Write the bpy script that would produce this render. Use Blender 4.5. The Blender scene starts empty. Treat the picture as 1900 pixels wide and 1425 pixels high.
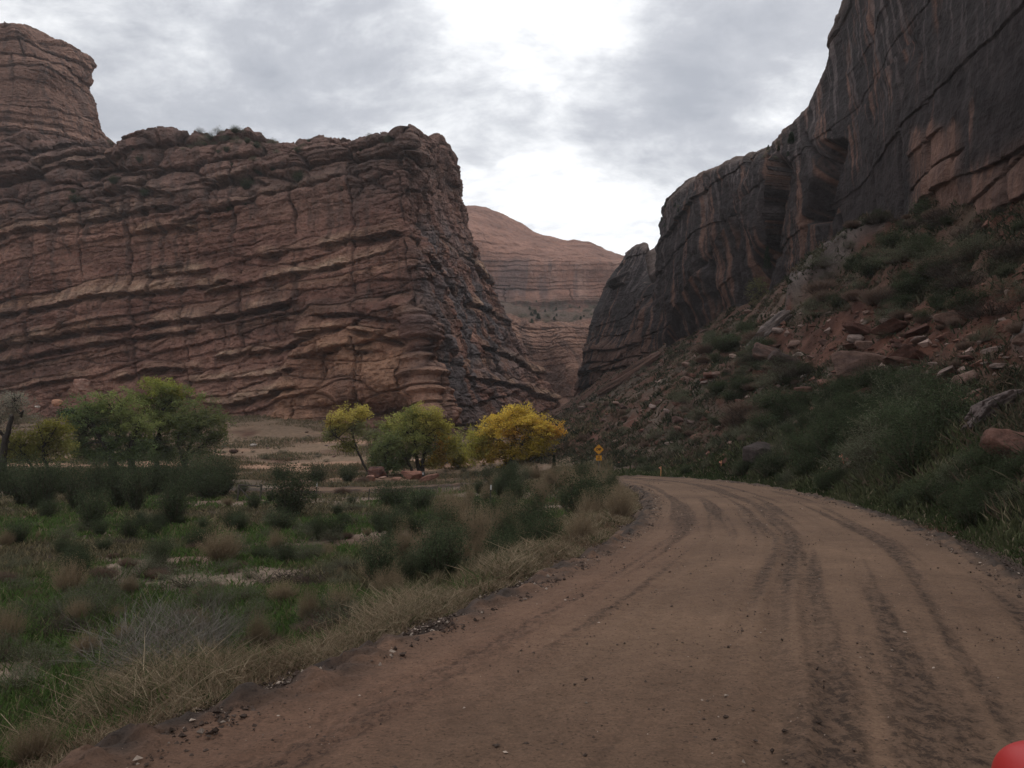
import bpy, math, random, os
import numpy as np
from mathutils import Vector, Matrix

C = bpy.context.scene.collection
F, CX, CY, HZ, HC = 1550.0, 950.0, 712.5, 832.0, 2.0      # photo pixels: focal, centre, horizon row; camera height
TH = math.atan((HZ - CY) / F)
ct, st = math.cos(TH), math.sin(TH)

def P(px, py, D):
    """world point seen at photo pixel px,py and lying D metres ahead"""
    u, v = (px - CX) / F, (CY - py) / F
    y = ct - v * st
    return np.array([u / y * D, D, HC + (st + v * ct) / y * D])

def proj(p):
    x, y, z = p[..., 0], p[..., 1], p[..., 2] - HC
    f = np.maximum(y * ct + z * st, 1e-3)
    return CX + F * x / f, CY - F * (-y * st + z * ct) / f

# ------------------------------------------------------------------ noise
G = np.array([[1,1,0],[-1,1,0],[1,-1,0],[-1,-1,0],[1,0,1],[-1,0,1],[1,0,-1],[-1,0,-1],[0,1,1],[0,-1,1],[0,1,-1],[0,-1,-1],[1,1,0],[-1,1,0],[0,-1,1],[0,-1,-1]], dtype=np.float32)
def hsh(i, j, k, seed=0):
    h = (i.astype(np.int64) * 374761393 + j.astype(np.int64) * 668265263 + k.astype(np.int64) * 2147483647 + seed * 974711) & 0xffffffff
    h = ((h ^ (h >> 13)) * 1274126177) & 0xffffffff
    h = ((h ^ (h >> 16)) * 2246822519) & 0xffffffff
    return h ^ (h >> 15)
def h01(i, j=0, k=0, seed=0):
    i = np.asarray(i); j = np.zeros_like(i) + j; k = np.zeros_like(i) + k
    return (hsh(i, j, k, seed) & 0xffff) / 65535.0
def noise(x, y, z, seed=0):
    x, y, z = np.broadcast_arrays(np.asarray(x, float), np.asarray(y, float), np.asarray(z, float))
    xi, yi, zi = np.floor(x), np.floor(y), np.floor(z)
    xf, yf, zf = (x - xi).astype(np.float32), (y - yi).astype(np.float32), (z - zi).astype(np.float32)
    fade = lambda t: t * t * t * (t * (t * 6 - 15) + 10)
    u, v, w = fade(xf), fade(yf), fade(zf)
    xi, yi, zi = xi.astype(np.int64), yi.astype(np.int64), zi.astype(np.int64)
    def g(a, b, c):
        gr = G[hsh(xi + a, yi + b, zi + c, seed) & 15]
        return gr[..., 0] * (xf - a) + gr[..., 1] * (yf - b) + gr[..., 2] * (zf - c)
    l = lambda a, b, t: a + (b - a) * t
    return l(l(l(g(0,0,0), g(1,0,0), u), l(g(0,1,0), g(1,1,0), u), v), l(l(g(0,0,1), g(1,0,1), u), l(g(0,1,1), g(1,1,1), u), v), w)
def fbm(x, y, z, o=4, seed=0, r=0.5):
    s, a, f = 0, 1.0, 1.0
    for i in range(o):
        s = s + a * noise(np.asarray(x) * f, np.asarray(y) * f, np.asarray(z) * f, seed + i); a *= r; f *= 2.03
    return s
def sst(a, b, x):
    t = np.clip((x - a) / (b - a), 0, 1); return t * t * (3 - 2 * t)
def mix(a, b, t):
    t = np.asarray(t)[..., None]; return np.asarray(a, float) * (1 - t) + np.asarray(b, float) * t

# ------------------------------------------------------------------ meshes and tags
def mesh(name, v, faces, col=None, smooth=True, extra=None):
    """faces: one int array (M,3|4) or a list of such arrays"""
    me = bpy.data.meshes.new(name)
    v = np.ascontiguousarray(v, dtype=np.float32)
    fl = faces if isinstance(faces, list) else [faces]
    fl = [np.ascontiguousarray(f, dtype=np.int32) for f in fl if len(f)]
    me.vertices.add(len(v)); me.vertices.foreach_set('co', v.ravel())
    loops = np.concatenate([f.ravel() for f in fl]); tot = np.concatenate([np.full(len(f), f.shape[1], np.int32) for f in fl])
    me.loops.add(len(loops)); me.loops.foreach_set('vertex_index', loops)
    me.polygons.add(len(tot)); me.polygons.foreach_set('loop_start', np.concatenate([[0], np.cumsum(tot)[:-1]]).astype(np.int32))
    me.polygons.foreach_set('loop_total', tot)
    me.polygons.foreach_set('use_smooth', np.full(len(tot), smooth))
    if col is not None:
        a = me.color_attributes.new('Col', 'FLOAT_COLOR', 'POINT')
        c = np.ones((len(v), 4), np.float32); c[:, :3] = col; a.data.foreach_set('color', c.ravel())
    for k, val in (extra or {}).items():
        a = me.attributes.new(k, 'FLOAT', 'POINT'); a.data.foreach_set('value', np.ascontiguousarray(val, dtype=np.float32))
    me.update(calc_edges=True); me.validate()
    return me
def obj(name, me, mat=None, parent=None, loc=None):
    o = bpy.data.objects.new(name, me); C.objects.link(o)
    if mat and me is not None and not me.materials: me.materials.append(mat)
    if parent: o.parent = parent
    if loc is not None: o.location = Vector([float(q) for q in loc])
    return o
def tag(o, label=None, cat=None, group=None, kind=None):
    if label: o['label'] = label
    if cat: o['category'] = cat
    if group: o['group'] = group
    if kind: o['kind'] = kind
    return o
def thing(name, label, cat, loc, group=None, rz=0.0):
    o = bpy.data.objects.new(name, None); C.objects.link(o); o.empty_display_size = 0.2
    o.location = Vector([float(q) for q in loc]); o.rotation_euler = (0, 0, rz)
    return tag(o, label, cat, group)
def gridfaces(nv, nu):
    i = np.arange(nv - 1)[:, None] * nu + np.arange(nu - 1)[None, :]
    return np.stack([i, i + 1, i + nu + 1, i + nu], -1).reshape(-1, 4)

class Geo:
    """collects tubes, leaves, blades and boxes with colours into one mesh"""
    def __init__(s): s.v, s.c, s.f3, s.f4, s.n = [], [], [], [], 0
    def add(s, v, f, col):
        v = np.asarray(v, float); f = np.asarray(f, int)
        (s.f3 if f.shape[1] == 3 else s.f4).append(f + s.n)
        s.v.append(v); s.c.append(np.broadcast_to(np.asarray(col, float), v.shape)); s.n += len(v)
    def tube(s, pts, rad, col, sides=6):
        pts = np.asarray(pts, float); n = len(pts); rad = np.broadcast_to(np.asarray(rad, float), (n,))
        d = np.gradient(pts, axis=0); d /= np.linalg.norm(d, axis=1)[:, None] + 1e-9
        a = np.cross(d, [0.31, 0.95, 0.05] if abs(d[0][2]) > 0.8 else [0, 0, 1]); a /= np.linalg.norm(a, axis=1)[:, None] + 1e-9
        b = np.cross(d, a); t = np.arange(sides) / sides * 2 * np.pi
        v = pts[:, None] + rad[:, None, None] * (np.cos(t)[None, :, None] * a[:, None] + np.sin(t)[None, :, None] * b[:, None])
        i = np.arange(n - 1)[:, None] * sides; j = np.arange(sides)[None]; k = (j + 1) % sides
        s.add(v.reshape(-1, 3), np.stack([i + j, i + k, i + sides + k, i + sides + j], -1).reshape(-1, 4), col)
        for e, o in ((0, 1), (n - 1, -1)):
            s.add(np.vstack([v[e], pts[e][None]]), [[q, (q + 1) % sides, sides] for q in range(sides)], col)
    def leaves(s, cen, size, col, rng, up=0.3, asp=0.55):
        n = len(cen)
        if not n: return
        nrm = rng.normal(size=(n, 3)); nrm[:, 2] = np.abs(nrm[:, 2]) + up; nrm /= np.linalg.norm(nrm, axis=1)[:, None]
        a = np.cross(nrm, rng.normal(size=(n, 3))); a /= np.linalg.norm(a, axis=1)[:, None] + 1e-9; b = np.cross(nrm, a)
        size = np.broadcast_to(size, (n,))[:, None]
        v = np.stack([cen + a * size, cen + b * size * asp, cen - a * size, cen - b * size * asp], 1).reshape(-1, 3)
        s.add(v, np.arange(4 * n).reshape(n, 4), np.repeat(np.broadcast_to(col, (n, 3)), 4, 0))
    def blades(s, base, tip, w, col, rng, bend=0.25, tipcol=None):
        """tapering grass blades or twigs from base to tip, bowed a little"""
        n = len(base)
        if not n: return
        ax = tip - base; L = np.linalg.norm(ax, axis=1)[:, None]
        sd = np.cross(ax, rng.normal(size=(n, 3))); sd /= np.linalg.norm(sd, axis=1)[:, None] + 1e-9
        side2 = rng.normal(size=(n, 3)); side2[:, 2] = np.abs(side2[:, 2]) * .3
        mid = base + ax * 0.5 + side2 * L * bend * 0.3
        w = np.broadcast_to(w, (n,))[:, None]
        v = np.stack([base - sd * w, base + sd * w, mid + sd * w * .75, mid - sd * w * .75, tip], 1).reshape(-1, 3)
        i = np.arange(n)[:, None] * 5
        c = np.repeat(np.broadcast_to(col, (n, 3)), 5, 0).copy()
        if tipcol is not None: c[4::5] = tipcol; c[2::5] = c[2::5] * .5 + np.asarray(tipcol) * .5; c[3::5] = c[2::5]
        s.add(v, np.concatenate([i + [[0, 1, 2]], i + [[0, 2, 3]], i + [[3, 2, 4]]]), c)
    def box(s, c, size, col, R=None):
        v = np.array([[x, y, z] for x in (-.5, .5) for y in (-.5, .5) for z in (-.5, .5)]) * size
        if R is not None: v = v @ np.asarray(R).T
        s.add(v + c, [[0,1,3,2],[4,6,7,5],[0,4,5,1],[2,3,7,6],[0,2,6,4],[1,5,7,3]], col)
    def mesh(s, name, smooth=True):
        fs = [np.concatenate(x) for x in (s.f3, s.f4) if x]
        return mesh(name, np.concatenate(s.v), fs, np.concatenate(s.c), smooth)

# ------------------------------------------------------------------ materials
def mat(name, rough=0.9, build=None, spec=0.3):
    m = bpy.data.materials.new(name); m.use_nodes = True
    nt = m.node_tree; b = nt.nodes['Principled BSDF']; b.inputs['Roughness'].default_value = rough
    b.inputs['Specular IOR Level'].default_value = spec
    if build: build(nt, b)
    return m
def nd(nt, t, **kw):
    n = nt.nodes.new(t)
    for k, v in kw.items():
        if k in n.inputs.keys(): n.inputs[k].default_value = v
        else: setattr(n, k, v)
    return n
def mth(nt, op, a, b=None, c=None):
    n = nt.nodes.new('ShaderNodeMath'); n.operation = op
    for i, q in enumerate((a, b, c)):
        if q is None: continue
        if isinstance(q, (int, float)): n.inputs[i].default_value = q
        else: nt.links.new(q, n.inputs[i])
    return n.outputs[0]
def vcol(nt): return nd(nt, 'ShaderNodeAttribute', attribute_name='Col').outputs['Color']
def wpos(nt): return nd(nt, 'ShaderNodeNewGeometry').outputs['Position']
def nz(nt, vec, scale, detail=5.0, rough=0.6):
    n = nd(nt, 'ShaderNodeTexNoise', Scale=scale, Detail=detail, Roughness=rough); nt.links.new(vec, n.inputs['Vector']); return n.outputs['Fac']
def scl(nt, vec, s):
    n = nd(nt, 'ShaderNodeVectorMath', operation='MULTIPLY'); nt.links.new(vec, n.inputs[0]); n.inputs[1].default_value = s; return n.outputs[0]
def mrange(nt, x, a, b, c, d):
    n = nd(nt, 'ShaderNodeMapRange'); nt.links.new(x, n.inputs[0])
    for i, q in enumerate((a, b, c, d)): n.inputs[i + 1].default_value = q
    return n.outputs[0]
def mul(nt, col, f):
    n = nd(nt, 'ShaderNodeVectorMath', operation='SCALE'); nt.links.new(col, n.inputs[0]); nt.links.new(f, n.inputs['Scale']); return n.outputs[0]
def bump(nt, b, h, dist, strength=1.0):
    n = nd(nt, 'ShaderNodeBump', Strength=strength, Distance=dist); nt.links.new(h, n.inputs['Height']); nt.links.new(n.outputs[0], b.inputs['Normal'])

def rockmat(name, sc, bd, facet=.8):
    def f(nt, b):
        p = wpos(nt)
        n1 = nz(nt, p, sc, 8, .65); n2 = nz(nt, scl(nt, p, (1, 1, .25)), sc * 4, 6, .7)
        k = mth(nt, 'MULTIPLY', mrange(nt, n1, .3, .7, .72, 1.28), mrange(nt, n2, .3, .7, .8, 1.2))
        nt.links.new(mul(nt, vcol(nt), k), b.inputs['Base Color'])
        wn = nd(nt, 'ShaderNodeTexNoise', Scale=sc * 1.5, Detail=3.0); nt.links.new(p, wn.inputs['Vector'])
        wa = nd(nt, 'ShaderNodeVectorMath', operation='MULTIPLY_ADD'); nt.links.new(wn.outputs['Color'], wa.inputs[0]); wa.inputs[1].default_value = (.9 / sc * .6,) * 3; nt.links.new(scl(nt, p, (1, 1, 1.7)), wa.inputs[2])
        vo = nd(nt, 'ShaderNodeTexVoronoi', Scale=sc * 1.1); nt.links.new(wa.outputs[0], vo.inputs['Vector'])
        vf = nd(nt, 'ShaderNodeTexVoronoi', Scale=sc * 3.2); nt.links.new(wa.outputs[0], vf.inputs['Vector'])
        h = mth(nt, 'ADD', mth(nt, 'MULTIPLY', vo.outputs['Distance'], .8), mth(nt, 'MULTIPLY', vf.outputs['Distance'], .35))
        bump(nt, b, mth(nt, 'ADD', mth(nt, 'ADD', n1, mth(nt, 'MULTIPLY', n2, .5)), mth(nt, 'MULTIPLY', h, facet)), bd)
    return mat(name, .95, f, .15)
M = {}
M['cliff'] = rockmat('layered_sandstone', 0.75, 1.1)
M['wall'] = rockmat('varnished_sandstone', 0.6, 0.8, .28)
M['far'] = rockmat('distant_slickrock', 0.16, 1.2)
M['rock'] = rockmat('boulder_stone', 2.2, 0.12, .5)
M['stone'] = rockmat('gravel_stone', 14, 0.01, .3)
def _ground(nt, b):
    p = wpos(nt)
    n1 = nz(nt, p, 1.1, 8, .7); n2 = nz(nt, p, 9, 6, .7)
    k = mth(nt, 'MULTIPLY', mrange(nt, n1, .3, .7, .68, 1.32), mrange(nt, n2, .3, .7, .75, 1.25))
    nt.links.new(mul(nt, vcol(nt), k), b.inputs['Base Color'])
    bump(nt, b, mth(nt, 'ADD', mth(nt, 'MULTIPLY', n1, .7), mth(nt, 'MULTIPLY', n2, .12)), .22)
M['ground'] = mat('desert_soil', .95, _ground, .15)
def _road(nt, b):
    p = wpos(nt)
    n1 = nz(nt, p, .9, 6, .65); n2 = nz(nt, p, 7, 7, .75); n3 = nz(nt, p, 38, 5, .7)
    k = mth(nt, 'MULTIPLY', mrange(nt, n1, .3, .7, .86, 1.14), mrange(nt, n2, .32, .68, .84, 1.14))
    speck = mrange(nt, nz(nt, p, 26, 3, .6), .585, .67, 1, .5)
    ch = nd(nt, 'ShaderNodeAttribute', attribute_name='churn').outputs['Fac']
    cs = mth(nt, 'MULTIPLY', ch, mrange(nt, nz(nt, scl(nt, p, (1, .6, 1)), 11, 5, .75), .47, .57, 0, .62))
    k = mth(nt, 'MULTIPLY', mth(nt, 'MULTIPLY', k, speck), mth(nt, 'MULTIPLY', mrange(nt, n3, .3, .7, .74, 1.26), mth(nt, 'SUBTRACT', 1.0, cs)))
    nt.links.new(mul(nt, vcol(nt), k), b.inputs['Base Color'])
    bump(nt, b, mth(nt, 'ADD', mth(nt, 'MULTIPLY', n2, .6), mth(nt, 'MULTIPLY', n3, .25)), .05)
M['road'] = mat('packed_dirt', .9, _road, .2)
def leafmat(name, tr=.3, var=.25):
    m = bpy.data.materials.new(name); m.use_nodes = True; nt = m.node_tree; nt.nodes.remove(nt.nodes['Principled BSDF'])
    d = nd(nt, 'ShaderNodeBsdfDiffuse'); t = nd(nt, 'ShaderNodeBsdfTranslucent'); mx = nd(nt, 'ShaderNodeMixShader'); mx.inputs[0].default_value = tr
    oi = nd(nt, 'ShaderNodeObjectInfo')
    c = mul(nt, vcol(nt), mrange(nt, oi.outputs['Random'], 0, 1, 1 - var, 1 + var))
    for q in (d, t): nt.links.new(c, q.inputs[0])
    nt.links.new(d.outputs[0], mx.inputs[1]); nt.links.new(t.outputs[0], mx.inputs[2]); nt.links.new(mx.outputs[0], nt.nodes['Material Output'].inputs[0])
    return m
M['leaf'] = leafmat('leaves', .42); M['crown'] = leafmat('tree_leaves', .42, .06); M['grass'] = leafmat('grass_blades', .25, 0); M['twig'] = leafmat('dry_twigs', .05, .12)
def _bark(nt, b):
    p = wpos(nt); n = nz(nt, scl(nt, p, (1, 1, .3)), 9, 5, .7)
    nt.links.new(mul(nt, vcol(nt), mrange(nt, n, .3, .7, .6, 1.4)), b.inputs['Base Color']); bump(nt, b, n, .06)
M['bark'] = mat('bark', .95, _bark, .1)
def _paint(nt, b):
    n = nz(nt, wpos(nt), 12, 5, .6)
    nt.links.new(mul(nt, vcol(nt), mrange(nt, n, .3, .7, .85, 1.1)), b.inputs['Base Color'])
M['paint'] = mat('weathered_paint', .55, _paint, .4)

# ------------------------------------------------------------------ the road line and the lie of the land
cl = np.array([(-11,-20),(-6.1,-10),(-1.45,0),(1.3,6),(3.95,12.5),(6.4,20.3),(8.4,30),(9.6,40),(9.5,49),(7.2,57),(2.0,63.5),(-5,68),(-14,71),(-26,73),(-40,74)], float)
def catmull(p, n):
    p = np.asarray(p, float); m = len(p); t = np.linspace(0, m - 1, n); i = np.clip(t.astype(int), 0, m - 2); f = (t - i)
    f = f.reshape((-1,) + (1,) * (p.ndim - 1))
    g = lambda k: p[np.clip(k, 0, m - 1)]
    a, b, c, d = g(i - 1), g(i), g(i + 1), g(i + 2)
    return .5 * (2 * b + (c - a) * f + (2 * a - 5 * b + 4 * c - d) * f ** 2 + (3 * b - a - 3 * c + d) * f ** 3)
RC = catmull(cl, 420); RT = np.gradient(RC, axis=0); RL = np.linalg.norm(RT, axis=1); RT /= RL[:, None]
RS = np.concatenate([[0], np.cumsum(np.linalg.norm(np.diff(RC, axis=0), axis=1))])
RS -= RS[np.argmin(np.abs(RC[:, 1]))]
def roadcoord(x, y):
    x = np.ravel(x); y = np.ravel(y); d = np.full(len(x), 999.0); s = np.zeros(len(x))
    near = np.where((np.abs(x) < 90) & (y > -60) & (y < 130))[0]
    d[x < -20] = -999
    for c in np.array_split(near, max(1, len(near) // 20000)):
        if not len(c): continue
        dx = x[c, None] - RC[None, :, 0]; dy = y[c, None] - RC[None, :, 1]; q = dx * dx + dy * dy; k = q.argmin(1)
        r = np.arange(len(c)); sgn = np.sign(RT[k, 1] * dx[r, k] - RT[k, 0] * dy[r, k]); d[c] = sgn * np.sqrt(q[r, k]); s[c] = RS[k]
    return d, s
def zroad(s): return -1.5 * sst(58, 88, s)
CP = [(-5,-12,-.9),(-9,5,-1.35),(-9,15,-1.45),(-16,10,-1.4),(-30,20,-1.6),(-10,30,-1.6),(-30,42,-1.6),(-4,45,-1.3),(-60,40,-1.6),(-25,66,-1.45),(-60,80,-1.2),(-12,88,-1.4),
 (-40,100,-.6),(-3,92,-1.0),(-30,118,1.3),(-60,122,1.6),(-90,128,2.2),(-45,138,4.6),(-16,128,2.6),(-100,150,5.5),(-160,150,7),(-70,165,8),(-30,165,9),(-60,260,15),(2,48,-.9),
 (1,40,-1.0),(-1,30,-1.2),(0,57,-.9),
 (5,160,5.5),(13,220,11),(20,270,15),(27,320,19),(0,350,22),(50,350,24),(-100,400,30),(100,450,60),(-400,300,20),(-300,0,3),(-60,-60,-1),(0,-120,2),
 (36.8,60,18.7),(39,100,25),(37,150,24.5),(21,222,18.6),(37,38,15.5),(36,10,15),(33,-40,15),(25,46,7.8),(30,30,10.5),(20,20,5.2),(14,12,2.4),(22,5,7.2),(14,0,3.0),(8,-15,2.6),(20,-40,9),
 (22,80,9.5),(30,82,16.5),(15.5,66,2.0),(18,55,3.2),(16,42,1.5),(12,92,3.8),(11,105,5.6),(25,122,14),(16,130,8.5),(8.5,120,5.2),(4.6,100,2.2),(7.5,72,-.3),(9,80,.9),(3,86,-.2),(15,170,10),(26,172,18),(12,200,10),
 (60,60,40),(65,120,45),(60,220,45),(80,0,40),(200,100,70)]
CP = np.array(CP, float)
def _U(r2): return np.where(r2 > 1e-9, r2 * np.log(r2 + 1e-12), 0) * .5
def _tps():
    sc = 100.; xy = CP[:, :2] / sc; n = len(xy)
    K = _U(((xy[:, None] - xy[None]) ** 2).sum(-1)) + np.eye(n) * 2e-4; Q = np.hstack([np.ones((n, 1)), xy])
    A = np.block([[K, Q], [Q.T, np.zeros((3, 3))]]); return np.linalg.solve(A, np.concatenate([CP[:, 2], np.zeros(3)]))
TW = _tps()
def base_z(x, y):
    x = np.ravel(x) / 100.; y = np.ravel(y) / 100.; z = TW[-3] + TW[-2] * x + TW[-1] * y
    for i in range(len(CP)): z = z + TW[i] * _U((x - CP[i, 0] / 100) ** 2 + (y - CP[i, 1] / 100) ** 2)
    return z
OUT = ((31.0, 92.0, 39.5, 88.0, 4.6, 3.4, 1), (23.0, 36.0, 32.0, 35.5, 4.0, 1.9, 2))
def outcrop(x, y):
    """bare slickrock swells of the slope: height and mask"""
    h = 0 * x; m = 0 * x
    for ax, ay, bx, by, w, ht, k in OUT:
        L2 = (bx - ax) ** 2 + (by - ay) ** 2; t = ((x - ax) * (bx - ax) + (y - ay) * (by - ay)) / L2; c = ((x - ax) * (by - ay) - (y - ay) * (bx - ax)) / np.sqrt(L2) + .8 * noise(x * .25, y * .25, k, 15)
        g = sst(-.04, .03, t) * sst(1.25, .85, t) * np.where(c > 0, sst(w, w * .8, c), sst(-w * 1.1, -w * .2, c)); g = np.clip(g, 0, 1)
        rid = fbm(c * .55, t * 1.6, k, 3, 16)
        h = h + g * ht * (1 - .25 * t) + g * (.35 if k == 1 else .8) * rid; m = np.maximum(m, g)
    return h, m
def gully(x, y):
    n = .5 * fbm(x * .12, y * .12, 4, 4, 18); g = 0 * x
    for cx, cy, rx, ry in ((26.5, 52, 4.2, 13), (24, 82, 2.6, 9), (27, 70, 3, 6)): g = np.maximum(g, 1.25 - np.sqrt(((x - cx) / rx) ** 2 + ((y - cy) / ry) ** 2))
    return sst(.0, .45, g + n)
def terr(x, y):
    """ground height"""
    x = np.ravel(np.asarray(x, float)); y = np.ravel(np.asarray(y, float))
    z = base_z(np.clip(x, -400, 220), np.clip(y, -120, 460)); d, s = roadcoord(x, y)
    tal = sst(1.0, 6.0, z) * sst(0, 20, x + .15 * y)
    r = np.hypot(x, y)
    z = z + (.16 + .7 * tal) * fbm(x * .35, y * .35, 0, 4, 11) * sst(300, 150, r) + (.9 * tal + .0) * fbm(x * .09, y * .09, 3, 3, 12)
    z = z + .35 * tal * np.clip(noise(x * .8, y * .8, 5, 14), 0, 1); lz = z + .8 * fbm(x * .1, y * .1, 6, 3, 19); z = z + tal * .55 * (np.abs((lz / 2.2) % 1 - .5) * 2 - .5) * np.clip(.4 + 1.6 * noise(x * .07, y * .07, 2, 20), 0, 1)
    z = z + outcrop(x, y)[0]
    zr = zroad(s) - .13
    w = np.where(d < 0, sst(3.7, 6.8, -d), sst(3.9, 6.6, d))
    z = zr * (1 - w) + z * w
    return z
def gnd(x, y): return float(terr([x], [y])[0])
def hit(px, py, dmin=4.0, dmax=400.0):
    """where the line of sight through a photo pixel meets the ground"""
    D = np.geomspace(dmin, dmax, 900); u, v = (px - CX) / F, (CY - py) / F; yy = ct - v * st
    x = u / yy * D; z = HC + (st + v * ct) / yy * D; g = terr(x, D); k = np.where(z <= g)[0]
    k = k[0] if len(k) else len(D) - 1
    return np.array([x[k], D[k], g[k]])
PXM = lambda D: D / F          # metres per photo pixel at depth D

# ------------------------------------------------------------------ cliffs
def net_surface(net, nu, nv):
    """net: rows x cols x 3 -> dense smooth sheet"""
    net = np.asarray(net, float)
    a = catmull(net, nv)                               # along rows
    return np.swapaxes(catmull(np.swapaxes(a, 0, 1), nu), 0, 1)
def resample(net, rowpos, colpos):
    net = np.asarray(net, float)
    def samp(p, t):
        m = len(p); i = np.clip(t.astype(int), 0, m - 2); f = (t - i).reshape((-1,) + (1,) * (p.ndim - 1)); g = lambda k: p[np.clip(k, 0, m - 1)]
        a, b, c, d = g(i - 1), g(i), g(i + 1), g(i + 2)
        return .5 * (2 * b + (c - a) * f + (2 * a - 5 * b + 4 * c - d) * f ** 2 + (3 * b - a - 3 * c + d) * f ** 3)
    a = samp(net, rowpos); return np.swapaxes(samp(np.swapaxes(a, 0, 1), colpos), 0, 1)
def spread(weights, n):
    """n samples over len(weights) spans, each span getting its share"""
    w = np.asarray(weights, float); c = np.concatenate([[0], np.cumsum(w / w.sum())])
    return np.interp(np.linspace(0, 1, n), c, np.arange(len(w) + 1)).clip(0, len(w) - 1e-6)
def normals(S, flip=1):
    n = np.cross(np.gradient(S, axis=1), np.gradient(S, axis=0)); return flip * n / (np.linalg.norm(n, axis=-1)[..., None] + 1e-9)
def layers(rng, lo, hi, a, b, amin, amax):
    t = [lo]
    while t[-1] < hi: t.append(t[-1] + rng.uniform(a, b))
    t = np.array(t); return t, rng.uniform(amin, amax, len(t)), rng.uniform(0, 100, len(t))
def ledges(s, al, L, seed, cover=.0, lat=.03, joint=2.2, pw=2.0):
    """stepped beds: each bed juts out at its foot, slopes back to its top, is cut into blocks by joints"""
    t, A, R = L; i = np.clip(np.searchsorted(t, s, side='right') - 1, 0, len(t) - 2)
    th = t[i + 1] - t[i]; f = np.clip((s - t[i]) / th, 0, 1)
    on = sst(-.25 + cover, .3 + cover, noise(al * lat + R[i], i * 3.7, .5, seed) * 1.6)
    w = th * joint; q = al / w + R[i]; q = q + .05 * noise(s * .6, q, .3, seed + 2); ci = np.floor(q).astype(int); e = q - ci; e = np.minimum(e, 1 - e) * w
    br = h01(ci, i, 0, seed + 5)
    d = A[i] * on * (1 - f ** pw - .35 + .7 * (br - .5)) - on * A[i] * .8 * np.exp(-(e / .22) ** 2) - .5 * A[i] * on * np.exp(-((1 - f) * th / .25) ** 2)
    return d, i, f, on

def worley(u, v, seed=0):
    ui, vi = np.floor(u).astype(np.int64), np.floor(v).astype(np.int64); f1 = np.full(u.shape, 9.0); f2 = f1.copy(); cid = np.zeros(u.shape)
    for a in (-1, 0, 1):
        for b in (-1, 0, 1):
            p, q = ui + a, vi + b; dx = p + h01(p, q, 1, seed) - u; dy = q + h01(p, q, 2, seed) - v; dd = np.sqrt(dx * dx + dy * dy); c = h01(p, q, 3, seed)
            n = dd < f1; f2 = np.where(n, f1, np.minimum(f2, dd)); cid = np.where(n, c, cid); f1 = np.where(n, dd, f1)
    return f1, f2, cid

def finish_cliff(name, V, col, m, label, parent=None):
    nv, nu = V.shape[:2]
    o = obj(name, mesh(name, V.reshape(-1, 3), gridfaces(nv, nu), col.reshape(-1, 3)), m)
    o['kind'] = 'structure'; o['label'] = label
    return o

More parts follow.
